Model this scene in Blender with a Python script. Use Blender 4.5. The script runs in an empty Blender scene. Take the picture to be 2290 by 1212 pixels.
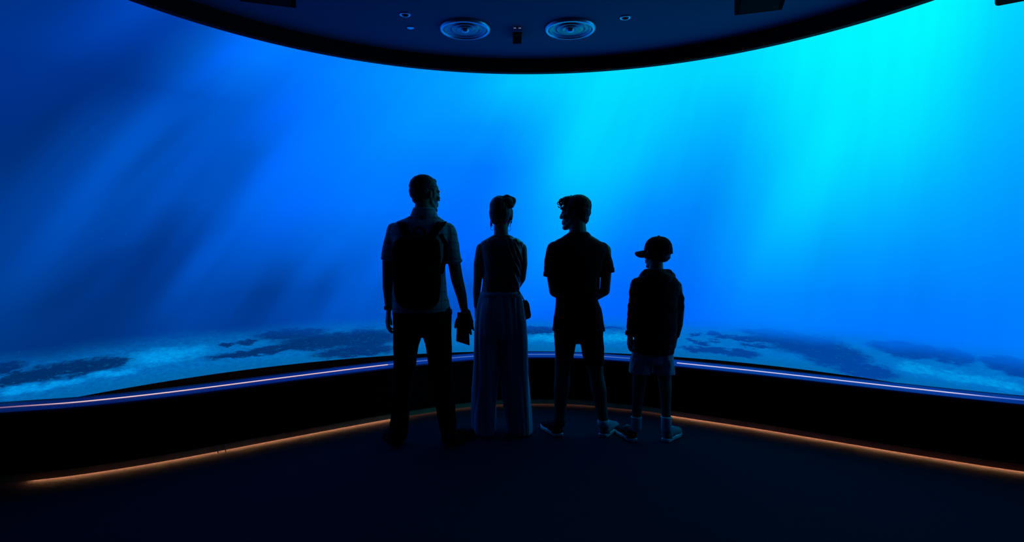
import bpy, bmesh, math, random
from mathutils import Vector, Matrix, noise

random.seed(7)
scene = bpy.context.scene
COL = scene.collection

# ------------------------------------------------------------------ camera, world, exposure
F = 1272.0                     # focal length in pixels of the 2290 x 1212 frame
EYE = 1.30                     # eye height of the photographer
cam_data = bpy.data.cameras.new('camera')
cam_data.sensor_width = 36.0
cam_data.sensor_fit = 'HORIZONTAL'
cam_data.lens = F / 2290.0 * 36.0
cam_data.shift_y = -46.0 / 2290.0
cam_data.clip_start = 0.05
cam = bpy.data.objects.new('camera', cam_data)
cam.location = (0, 0, EYE)
cam.rotation_euler = (math.pi / 2, 0, 0)
COL.objects.link(cam)
scene.camera = cam

world = bpy.data.worlds.new('dark_room')
scene.world = world
world.use_nodes = True
world.node_tree.nodes['Background'].inputs[0].default_value = (0, 0, 0, 1)
world.node_tree.nodes['Background'].inputs[1].default_value = 0.0

scene.view_settings.view_transform = 'Standard'
scene.view_settings.look = 'None'
scene.view_settings.gamma = 1.0
scene.view_settings.exposure = 0.0
scene.view_settings.use_curve_mapping = False
scene.cycles.use_denoising = True
scene.cycles.max_bounces = 6
scene.cycles.diffuse_bounces = 4
scene.cycles.glossy_bounces = 3

SCREEN_C = (0.11, 2.03)        # centre of the round room
SCREEN_R = 3.50
SCREEN_Z0, SCREEN_Z1 = 0.32, 3.70
LEDGE_Z = 0.407
CANOPY_C = (0.11, 1.98)
CANOPY_R = 2.61
CANOPY_Z = 2.72
CEIL_Z = 2.83

# ------------------------------------------------------------------ node helpers
class NT:
    def __init__(self, tree):
        self.t = tree
    def new(self, kind, **kw):
        n = self.t.nodes.new(kind)
        for k, v in kw.items():
            setattr(n, k, v)
        return n
    def put(self, sock, v):
        if isinstance(v, (int, float)):
            sock.default_value = v
        elif isinstance(v, (tuple, list)):
            sock.default_value = v
        else:
            self.t.links.new(v, sock)
    def m(self, op, a, b=None, c=None, clamp=False):
        n = self.new('ShaderNodeMath', operation=op, use_clamp=clamp)
        self.put(n.inputs[0], a)
        if b is not None: self.put(n.inputs[1], b)
        if c is not None: self.put(n.inputs[2], c)
        return n.outputs[0]
    def xyz(self, x, y, z=0.0):
        n = self.new('ShaderNodeCombineXYZ')
        self.put(n.inputs[0], x); self.put(n.inputs[1], y); self.put(n.inputs[2], z)
        return n.outputs[0]
    def sep(self, v):
        n = self.new('ShaderNodeSeparateXYZ'); self.put(n.inputs[0], v)
        return n.outputs
    def smooth(self, v, a, b, lo=0.0, hi=1.0):
        n = self.new('ShaderNodeMapRange', interpolation_type='SMOOTHSTEP')
        self.put(n.inputs['Value'], v)
        n.inputs['From Min'].default_value = a; n.inputs['From Max'].default_value = b
        n.inputs['To Min'].default_value = lo; n.inputs['To Max'].default_value = hi
        return n.outputs['Result']
    def lin(self, v, a, b):
        n = self.new('ShaderNodeMapRange')
        self.put(n.inputs['Value'], v)
        n.inputs['From Min'].default_value = a; n.inputs['From Max'].default_value = b
        return n.outputs['Result']
    def mix(self, f, a, b, blend='MIX'):
        n = self.new('ShaderNodeMix', data_type='RGBA', blend_type=blend)
        self.put(n.inputs[0], f)
        self.put(n.inputs[6], a); self.put(n.inputs[7], b)
        return n.outputs[2]
    def noise(self, vec, scale, detail=3.0, rough=0.55, dist=0.0):
        n = self.new('ShaderNodeTexNoise')
        self.put(n.inputs['Vector'], vec)
        n.inputs['Scale'].default_value = scale
        n.inputs['Detail'].default_value = detail
        n.inputs['Roughness'].default_value = rough
        n.inputs['Distortion'].default_value = dist
        return n.outputs['Fac']
    def obj(self):
        return self.new('ShaderNodeTexCoord').outputs['Object']

def new_mat(name):
    m = bpy.data.materials.new(name)
    m.use_nodes = True
    return m, NT(m.node_tree), m.node_tree.nodes['Principled BSDF']

def plain(name, col, rough=0.8, spec=0.3, scale=60.0, vary=0.25, bump=0.0, sheen=0.0, coat=0.0):
    """a procedural surface: base colour broken up by fine noise, optional bump"""
    m, t, b = new_mat(name)
    o = t.obj()
    n = t.noise(o, scale, 4)
    c = t.mix(n, tuple(x * (1 - vary) for x in col) + (1,), tuple(min(1, x * (1 + vary)) for x in col) + (1,))
    t.put(b.inputs['Base Color'], c)
    b.inputs['Roughness'].default_value = rough
    b.inputs['Specular IOR Level'].default_value = spec
    b.inputs['Sheen Weight'].default_value = sheen
    b.inputs['Coat Weight'].default_value = coat
    if bump:
        bn = t.new('ShaderNodeBump')
        bn.inputs['Strength'].default_value = bump
        bn.inputs['Distance'].default_value = 0.004
        t.put(bn.inputs['Height'], n)
        t.put(b.inputs['Normal'], bn.outputs[0])
    return m

def emitter(name, col, strength):
    m = bpy.data.materials.new(name)
    m.use_nodes = True
    t = NT(m.node_tree)
    m.node_tree.nodes.remove(m.node_tree.nodes['Principled BSDF'])
    e = t.new('ShaderNodeEmission')
    e.inputs[0].default_value = tuple(col) + (1,)
    e.inputs[1].default_value = strength
    t.put(m.node_tree.nodes['Material Output'].inputs[0], e.outputs[0])
    return m

# ------------------------------------------------------------------ object helpers
def link(o, parent=None):
    COL.objects.link(o)
    if parent is not None:
        o.parent = parent
    return o

def root_loc(p):
    v = Vector((0, 0, 0))
    while p is not None:
        v = v + p.location
        p = p.parent
    return v

def tag(o, label=None, cat=None, group=None, kind=None):
    if label: o['label'] = label
    if cat: o['category'] = cat
    if group: o['group'] = group
    if kind: o['kind'] = kind
    return o

def thing(name, loc, label, cat, group=None):
    o = bpy.data.objects.new(name, None)
    o.empty_display_size = 0.1
    o.location = loc
    link(o)
    return tag(o, label, cat, group)

def obj(name, bm, mat, parent=None, smooth=False, origin=None):
    """link a bmesh given in world coordinates as one mesh object"""
    off = root_loc(parent) if parent is not None else Vector((0, 0, 0))
    if origin is not None:
        off = Vector(origin)
    if off.length > 0:
        bmesh.ops.translate(bm, verts=bm.verts[:], vec=-off)
    bmesh.ops.recalc_face_normals(bm, faces=bm.faces[:])
    me = bpy.data.meshes.new(name)
    bm.to_mesh(me); bm.free()
    if smooth:
        me.polygons.foreach_set('use_smooth', [True] * len(me.polygons))
    me.materials.append(mat)
    o = bpy.data.objects.new(name, me)
    if origin is not None and parent is None:
        o.location = origin
    return link(o, parent)

def add_box(bm, c, size, rotz=0.0, bevel=0.0):
    r = bmesh.ops.create_cube(bm, size=1.0)
    M = Matrix.Translation(Vector(c)) @ Matrix.Rotation(rotz, 4, 'Z') @ Matrix.Diagonal(Vector(size).to_4d())
    bmesh.ops.transform(bm, matrix=M, verts=r['verts'])
    if bevel:
        es = list({e for v in r['verts'] for e in v.link_edges})
        bmesh.ops.bevel(bm, geom=es, offset=bevel, segments=3, profile=0.5, affect='EDGES')

def ring_faces(bm, rings, close=True, caps=True):
    n = len(rings[0])
    for a, b in zip(rings[:-1], rings[1:]):
        for i in range(n if close else n - 1):
            j = (i + 1) % n
            bm.faces.new((a[i], a[j], b[j], b[i]))
    if caps:
        bm.faces.new(rings[0][::-1]); bm.faces.new(rings[-1])

def lathe(bm, c, prof, seg=48, axis_up=True):
    """surface of revolution about a vertical axis; prof = [(r, z)], open"""
    rings = []
    for r, z in prof:
        if r < 1e-5: r = 1e-4
        rings.append([bm.verts.new((c[0] + r * math.cos(2 * math.pi * i / seg), c[1] + r * math.sin(2 * math.pi * i / seg), c[2] + z)) for i in range(seg)])
    ring_faces(bm, rings, True, False)

def lathe_closed(bm, c, prof, seg=48):
    rings = []
    for r, z in prof:
        if r < 1e-5: r = 1e-4
        rings.append([bm.verts.new((c[0] + r * math.cos(2 * math.pi * i / seg), c[1] + r * math.sin(2 * math.pi * i / seg), c[2] + z)) for i in range(seg)])
    rings.append(rings[0])
    ring_faces(bm, rings, True, False)

def frame_of(d):
    d = d.normalized()
    u = d.orthogonal().normalized()
    return u, d.cross(u).normalized()

def cap(bm, p0, p1, r0, r1, seg=14):
    """tapered capsule"""
    p0, p1 = Vector(p0), Vector(p1)
    d = p1 - p0
    if d.length < 1e-6: d = Vector((0, 0, 1e-4))
    dn = d.normalized(); u, w = frame_of(d)
    rings = []
    st = [(p0, r0, a) for a in (-80, -55, -28, 0)] + [(p1, r1, a) for a in (0, 28, 55, 80)]
    for p, r, a in st:
        a = math.radians(a)
        c = p + dn * (r * math.sin(a)); q = r * math.cos(a)
        rings.append([bm.verts.new(c + u * (q * math.cos(2 * math.pi * i / seg)) + w * (q * math.sin(2 * math.pi * i / seg))) for i in range(seg)])
    ring_faces(bm, rings)

def chain(bm, pts, rs, seg=14):
    for a, b, r0, r1 in zip(pts[:-1], pts[1:], rs[:-1], rs[1:]):
        cap(bm, a, b, r0, r1, seg)

def tube(bm, pts, rs, seg=10):
    """one continuous round tube along pts"""
    pts = [Vector(p) for p in pts]
    if isinstance(rs, (int, float)): rs = [rs] * len(pts)
    rings = []
    u = None
    for i, p in enumerate(pts):
        d = (pts[min(i + 1, len(pts) - 1)] - pts[max(i - 1, 0)]).normalized()
        if u is None: u, w = frame_of(d)
        else:
            u = (u - d * u.dot(d)).normalized(); w = d.cross(u)
        rings.append([bm.verts.new(p + u * (rs[i] * math.cos(2 * math.pi * k / seg)) + w * (rs[i] * math.sin(2 * math.pi * k / seg))) for k in range(seg)])
    ring_faces(bm, rings)

def ribbon(bm, pts, width, thick, normals):
    """a flat strap: rectangular section swept along pts; normals = outward direction at each point"""
    pts = [Vector(p) for p in pts]
    rings = []
    for i, p in enumerate(pts):
        d = (pts[min(i + 1, len(pts) - 1)] - pts[max(i - 1, 0)]).normalized()
        n = Vector(normals[i] if isinstance(normals, list) else normals)
        n = (n - d * n.dot(d)).normalized(); s = d.cross(n)
        w = width[i] if isinstance(width, (list, tuple)) else width
        rings.append([bm.verts.new(p + s * (w / 2) * a + n * (thick / 2) * b) for a, b in ((-1, -1), (1, -1), (1, 1), (-1, 1))])
    ring_faces(bm, rings)

def ell(bm, c, r, M=None, sub=3):
    s = bmesh.ops.create_icosphere(bm, subdivisions=sub, radius=1.0)
    T = Matrix.Translation(Vector(c)) @ (M.to_4x4() if M is not None else Matrix.Identity(4)) @ Matrix.Diagonal(Vector(r).to_4d())
    bmesh.ops.transform(bm, matrix=T, verts=s['verts'])

def loft(bm, rings, seg=40, power=2.4):
    """stack of horizontal superellipse rings (cx, cy, z, rx, ry)"""
    R = []
    for cx, cy, z, rx, ry in rings:
        row = []
        for i in range(seg):
            a = 2 * math.pi * i / seg
            ca, sa = math.cos(a), math.sin(a)
            row.append(bm.verts.new((cx + rx * math.copysign(abs(ca) ** (2 / power), ca), cy + ry * math.copysign(abs(sa) ** (2 / power), sa), z)))
        R.append(row)
    ring_faces(bm, R)

def solid(name, bm, mat, parent, voxel=0.006, smooth=4, disp=None, clamp0=False):
    """fuse all closed shapes in bm into ONE continuous surface, relax it, and displace it"""
    bmesh.ops.recalc_face_normals(bm, faces=bm.faces[:])
    me = bpy.data.meshes.new('raw'); bm.to_mesh(me); bm.free()
    o = bpy.data.objects.new('raw', me); COL.objects.link(o)
    md = o.modifiers.new('fuse', 'REMESH'); md.mode = 'VOXEL'; md.voxel_size = voxel
    if smooth:
        ms = o.modifiers.new('relax', 'SMOOTH'); ms.factor = 0.5; ms.iterations = smooth
    dg = bpy.context.evaluated_depsgraph_get()
    out = bpy.data.meshes.new_from_object(o.evaluated_get(dg))
    bpy.data.objects.remove(o); bpy.data.meshes.remove(me)
    off = root_loc(parent)
    if disp:
        ns = [v.normal.copy() for v in out.vertices]
        for v, n in zip(out.vertices, ns):
            v.co = v.co + n * disp(v.co, n)
    for v in out.vertices:
        if clamp0 and v.co.z < 0.003: v.co.z = 0.003
        v.co = v.co - off
    out.polygons.foreach_set('use_smooth', [True] * len(out.polygons))
    out.materials.clear(); out.materials.append(mat)
    out.name = name
    r = bpy.data.objects.new(name, out)
    return link(r, parent)

def folds(amp, sx=9.0, sz=4.0, seed=0.0, fine=0.3):
    def f(p, n):
        q = Vector((p.x * sx + seed, p.y * sx, p.z * sz + seed))
        a = noise.noise(q)
        a = (1 - abs(a) * 2.2) * 0.7
        b = noise.noise(Vector((p.x * sx * 3, p.y * sx * 3 + seed, p.z * sz * 3)))
        return amp * (a - 0.35 + fine * b)
    return f

# ------------------------------------------------------------------ materials of the room
def carpet_mat():
    m, t, b = new_mat('dark_carpet')
    o = t.obj()
    n = t.noise(o, 210.0, 3, 0.7)
    n2 = t.noise(o, 7.0, 3)
    c = t.mix(n, (0.022, 0.018, 0.032, 1), (0.095, 0.060, 0.105, 1))
    c = t.mix(t.m('MULTIPLY', n2, 0.5), c, (0.05, 0.034, 0.056, 1))
    t.put(b.inputs['Base Color'], c)
    b.inputs['Roughness'].default_value = 0.95
    b.inputs['Specular IOR Level'].default_value = 0.1
    bn = t.new('ShaderNodeBump'); bn.inputs['Strength'].default_value = 1.0; bn.inputs['Distance'].default_value = 0.012
    t.put(bn.inputs['Height'], n); t.put(b.inputs['Normal'], bn.outputs[0])
    return m

def ceiling_mat():
    """acoustic panel with a grid of small perforations"""
    m, t, b = new_mat('perforated_ceiling_panel')
    x, y, z = t.sep(t.obj())
    k = 2 * math.pi / 0.0145
    h = t.m('MULTIPLY', t.m('SINE', t.m('MULTIPLY', x, k)), t.m('SINE', t.m('MULTIPLY', y, k)))
    hole = t.smooth(h, 0.25, 0.55)
    c = t.mix(hole, (0.13, 0.14, 0.26, 1), (0.02, 0.02, 0.04, 1))
    t.put(b.inputs['Base Color'], c)
    b.inputs['Roughness'].default_value = 0.85
    b.inputs['Specular IOR Level'].default_value = 0.15
    return m

M_CARPET = carpet_mat()
M_CEIL = ceiling_mat()
M_BLACK = plain('matt_black_paint', (0.006, 0.006, 0.007), 0.9, 0.05, 30)
M_WALL = plain('black_wall_panel', (0.004, 0.004, 0.005), 0.85, 0.04, 20)
M_RIM = plain('black_rim_paint', (0.014, 0.014, 0.016), 0.8, 0.15, 30)
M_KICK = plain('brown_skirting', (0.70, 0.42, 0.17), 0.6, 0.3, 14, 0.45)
M_LEDGE = plain('satin_blue_ledge_top', (0.22, 0.16, 0.55), 0.5, 0.3, 40, 0.05)
M_TROUGH = plain('dark_ledge_back', (0.012, 0.02, 0.10), 0.6, 0.3, 40, 0.1)
M_HOUSING = plain('black_display_housing', (0.004, 0.004, 0.005), 0.9, 0.02)
M_METAL = plain('brushed_metal', (0.5, 0.5, 0.5), 0.4, 0.5)
def strip_lamp(name, c0, c1, x0, x1):
    """a lamp strip whose output falls off towards its outer end"""
    m = emitter(name, c1, 0.95)
    t = NT(m.node_tree)
    e = [n for n in m.node_tree.nodes if n.type == 'EMISSION'][0]
    x, y, z = t.sep(t.new('ShaderNodeNewGeometry').outputs['Position'])
    t.put(e.inputs[0], t.mix(t.smooth(x, x0, x1), c0 + (1,), c1 + (1,)))
    return m
M_LAMP_P = strip_lamp('warm_white_light_strip', (0.26, 0.14, 0.27), (1.0, 0.66, 0.68), -2.95, -2.40)
M_LAMP_W = strip_lamp('white_light_strip', (0.78, 0.70, 0.98), (0.10, 0.22, 0.75), 2.72, 2.98)
M_LAMP_C = emitter('dim_light_strip', (0.12, 0.26, 0.80), 0.7)
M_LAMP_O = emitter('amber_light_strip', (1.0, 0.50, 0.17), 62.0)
M_LAMP_OD = emitter('faint_amber_light_strip', (1.0, 0.50, 0.17), 5.0)

# ------------------------------------------------------------------ the moving picture on the display
# <<PIC: light of the display picture, (green, blue) along each shaft at rising heights
# single shafts: fan position, drift with height, half width, mid height, half height, gain
SHAFTS = [
    (-0.8, -0.0205, 0.0209, 1.778, 0.924, 0.26),
    (-0.7722, -0.0079, 0.0162, 1.77, 0.539, 0.14),
    (-0.7266, 0.0049, 0.0247, 1.827, 0.757, 0.1),
    (-0.7199, -0.0001, 0.0166, 1.109, 0.357, 0.24),
    (-0.6335, 0.0084, 0.0175, 1.09, 0.394, 0.1),
    (-0.5898, 0.0082, 0.0154, 0.838, 0.288, 0.08),
    (-0.8541, -0.0212, 0.0162, 2.036, 0.454, -0.16),
    (-0.8469, 0.013, 0.0149, 2.06, 0.483, -0.12),
    (-0.7393, -0.016, 0.0217, 1.327, 0.379, -0.22),
    (-0.8204, 0.0291, 0.0196, 1.097, 0.266, -0.16),
    (-0.7154, -0.0174, 0.0117, 1.289, 0.336, -0.15),
    (-0.6471, -0.0034, 0.0216, 0.931, 0.358, -0.2),
    (-0.5857, -0.0198, 0.0162, 0.937, 0.272, -0.13),
    (-0.8214, -0.0278, 0.0224, 2.546, 0.295, -0.12),
    (-0.6948, -0.0249, 0.0197, 1.749, 0.488, -0.12),
    (-0.232, 0.0244, 0.0372, 1.562, 0.885, 0.14),
    (-0.1663, 0.0081, 0.0203, 1.315, 0.47, -0.03),
    (-0.2751, 0.0074, 0.034, 1.493, 0.807, -0.05),
    (-0.5555, -0.0108, 0.0126, 1.035, 0.411, 0.08),
    (-0.1289, 0.004, 0.0165, 1.093, 0.426, 0.05),
    (-0.0917, 0.0033, 0.0148, 1.075, 0.349, -0.04),
    (-0.3958, -0.0149, 0.0315, 1.968, 1.036, 0.06),
]
PIC_Q = (-1.100, 0.100)
PIC_Z = [0.62, 0.95, 1.3, 1.7, 2.1, 2.5, 2.9, 3.3]
PIC = [
    [(0.0398, 0.2695), (0.0412, 0.2752), (0.0423, 0.2794), (0.0429, 0.2819), (0.0431, 0.2829), (0.0431, 0.2829), (0.0403, 0.244), (0.0384, 0.2299), (0.0313, 0.2052), (0.0321, 0.2114), (0.0462, 0.3107), (0.0436, 0.3024), (0.051, 0.3527), (0.0705, 0.4674), (0.0778, 0.5221), (0.0833, 0.5923), (0.0795, 0.5927), (0.1286, 0.9967), (0.1332, 1.1742), (0.1324, 1.1827), (0.1295, 1.1506), (0.1343, 1.3144), (0.1762, 1.6193), (0.1945, 1.7781), (0.1844, 1.7377), (0.1762, 1.7047), (0.1787, 1.7149), (0.1915, 1.7662), (0.1922, 1.7689), (0.232, 1.9279), (0.2308, 1.923)],
    [(0.0379, 0.2661), (0.04, 0.2751), (0.042, 0.2841), (0.0436, 0.292), (0.0449, 0.2982), (0.0406, 0.2738), (0.0427, 0.2749), (0.0422, 0.2626), (0.0342, 0.2301), (0.0355, 0.2422), (0.0573, 0.3839), (0.0517, 0.3505), (0.0606, 0.4038), (0.0833, 0.5497), (0.0968, 0.6178), (0.1115, 0.7492), (0.0932, 0.6564), (0.189, 1.5858), (0.196, 1.6346), (0.156, 1.4162), (0.1527, 1.4045), (0.1645, 1.5632), (0.2257, 1.8863), (0.2475, 1.99), (0.2222, 1.8888), (0.2096, 1.8386), (0.208, 1.8319), (0.2098, 1.839), (0.2085, 1.8341), (0.257, 2.0281), (0.2541, 2.0164)],
    [(0.0358, 0.2625), (0.038, 0.2719), (0.0406, 0.2838), (0.0433, 0.2972), (0.0314, 0.2197), (0.0337, 0.2345), (0.0442, 0.2956), (0.0535, 0.3509), (0.0455, 0.3207), (0.0529, 0.3811), (0.0858, 0.572), (0.0952, 0.619), (0.1123, 0.6922), (0.1181, 0.7468), (0.1325, 0.966), (0.1359, 1.1205), (0.1512, 1.1858), (0.256, 2.0203), (0.2886, 2.1522), (0.209, 1.831), (0.1909, 1.7599), (0.2241, 1.8926), (0.3247, 2.2983), (0.3749, 2.4996), (0.3326, 2.3304), (0.3006, 2.2023), (0.272, 2.0879), (0.2516, 2.0064), (0.2488, 1.995), (0.298, 2.1921), (0.2921, 2.1684)],
    [(0.0343, 0.2637), (0.0361, 0.2711), (0.0386, 0.2826), (0.0305, 0.2463), (0.0284, 0.2118), (0.0311, 0.2166), (0.052, 0.3447), (0.0691, 0.447), (0.0664, 0.444), (0.0911, 0.6047), (0.1314, 0.879), (0.1513, 1.1512), (0.1712, 1.4132), (0.1725, 1.5053), (0.1699, 1.5643), (0.1652, 1.5065), (0.2374, 1.8503), (0.3614, 2.4451), (0.4255, 2.7019), (0.3119, 2.2477), (0.255, 2.02), (0.2881, 2.1523), (0.4363, 2.7452), (0.5528, 3.2112), (0.5324, 3.1296), (0.4526, 2.8105), (0.3677, 2.4707), (0.3269, 2.3078), (0.3217, 2.2869), (0.3689, 2.4756), (0.3582, 2.4327)],
    [(0.0342, 0.2706), (0.0355, 0.2769), (0.0324, 0.2613), (0.0316, 0.2602), (0.0281, 0.2341), (0.0326, 0.2413), (0.0607, 0.3962), (0.0793, 0.5132), (0.0798, 0.5424), (0.1113, 0.7236), (0.1635, 1.2805), (0.1945, 1.6836), (0.2113, 1.7956), (0.203, 1.8107), (0.1998, 1.7964), (0.204, 1.7276), (0.3379, 2.3401), (0.5561, 3.2245), (0.5703, 3.2813), (0.4658, 2.8631), (0.381, 2.5238), (0.3826, 2.5305), (0.5387, 3.1548), (0.6887, 3.7549), (0.7295, 3.918), (0.6519, 3.6077), (0.4881, 2.9524), (0.4111, 2.6444), (0.3875, 2.55), (0.4645, 2.8579), (0.4488, 2.7953)],
    [(0.0352, 0.2813), (0.0324, 0.2474), (0.0319, 0.2451), (0.0321, 0.263), (0.0328, 0.2744), (0.033, 0.2658), (0.0578, 0.412), (0.0929, 0.6182), (0.1124, 0.7297), (0.1539, 1.1967), (0.1947, 1.7314), (0.2368, 1.9445), (0.2847, 2.1389), (0.2808, 2.1232), (0.2979, 2.1914), (0.3457, 2.3824), (0.4918, 2.9672), (0.6524, 3.6095), (0.6343, 3.5373), (0.5845, 3.3381), (0.5164, 3.0657), (0.5137, 3.0547), (0.6993, 3.7971), (0.8131, 4.2523), (0.8513, 4.4051), (0.7898, 4.1592), (0.601, 3.4039), (0.5049, 3.0195), (0.5036, 3.0144), (0.5615, 3.246), (0.5429, 3.1714)],
    [(0.0369, 0.295), (0.0322, 0.2449), (0.032, 0.2442), (0.035, 0.2843), (0.0532, 0.4393), (0.0493, 0.3905), (0.1107, 0.6973), (0.1757, 1.346), (0.1738, 1.4629), (0.2093, 1.7986), (0.249, 1.9953), (0.2902, 2.1606), (0.3329, 2.3314), (0.3928, 2.5711), (0.5184, 3.0736), (0.5796, 3.3186), (0.6517, 3.6067), (0.7236, 3.8942), (0.7107, 3.8429), (0.6791, 3.7165), (0.6763, 3.7054), (0.725, 3.8999), (0.8365, 4.346), (0.9125, 4.6499), (0.9287, 4.7147), (0.9231, 4.6924), (0.7189, 3.8756), (0.5936, 3.3745), (0.5881, 3.3526), (0.6333, 3.5332), (0.6128, 3.4513)],
    [(0.039, 0.3119), (0.0396, 0.3125), (0.0328, 0.2549), (0.0446, 0.3667), (0.0693, 0.5688), (0.0621, 0.4849), (0.14, 0.9616), (0.2193, 1.8448), (0.2133, 1.8048), (0.2138, 1.8406), (0.2572, 2.0277), (0.3065, 2.2257), (0.3425, 2.3699), (0.4039, 2.6155), (0.5432, 3.173), (0.6451, 3.5804), (0.6847, 3.7388), (0.7302, 3.9206), (0.7161, 3.8645), (0.6944, 3.7775), (0.686, 3.744), (0.7641, 4.0565), (0.8705, 4.4819), (0.9148, 4.6591), (0.9529, 4.8115), (0.9904, 4.9615), (0.7982, 4.1929), (0.6284, 3.5137), (0.6777, 3.7107), (0.6808, 3.723), (0.6587, 3.6347)],
]
# PIC>>

# seabed in the picture: (arc position, height, half length, half height) of the weed beds and of bright sand
WEED = [(-3.696, 0.515, 0.374, 0.056), (-3.474, 0.519, 0.167, 0.031), (-3.959, 0.511, 0.141, 0.044), (-4.027, 0.588, 0.137, 0.038),
        (-2.146, 0.577, 0.322, 0.05), (-1.824, 0.496, 0.479, 0.08), (-1.488, 0.492, 0.287, 0.098), (-2.469, 0.451, 0.323, 0.03),
        (-2.256, 0.465, 0.259, 0.034), (-2.633, 0.543, 0.075, 0.018), (-2.504, 0.547, 0.077, 0.022), (-1.568, 0.383, 0.367, 0.057),
        (0.129, 0.526, 0.26, 0.043), (0.782, 0.56, 0.21, 0.021), (2.263, 0.598, 0.291, 0.034), (2.504, 0.529, 0.324, 0.095),
        (2.368, 0.544, 0.366, 0.052), (2.701, 0.462, 0.28, 0.1), (2.921, 0.37, 0.208, 0.076), (3.214, 0.572, 0.231, 0.065),
        (3.128, 0.586, 0.196, 0.046), (3.458, 0.569, 0.19, 0.056), (3.78, 0.571, 0.159, 0.052), (3.872, 0.536, 0.132, 0.051),
        (1.785, 0.401, 0.353, 0.028), (2.01, 0.402, 0.182, 0.035), (1.631, 0.538, 0.062, 0.016), (1.774, 0.552, 0.061, 0.02),
        (1.846, 0.529, 0.068, 0.016), (1.615, 0.484, 0.047, 0.016), (1.774, 0.488, 0.053, 0.016), (1.689, 0.457, 0.069, 0.02),
        (1.973, 0.535, 0.218, 0.024), (2.12, 0.471, 0.143, 0.023)]
SAND = [(-3.087, 0.514, 0.30, 0.06), (3.284, 0.446, 0.135, 0.039), (3.536, 0.428, 0.221, 0.037), (-3.913, 0.432, 0.143, 0.028),
        (-3.745, 0.425, 0.152, 0.023), (-3.433, 0.44, 0.169, 0.025), (3.756, 0.427, 0.138, 0.035), (0.259, 0.454, 0.216, 0.043),
        (0.858, 0.468, 0.209, 0.043)]

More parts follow.
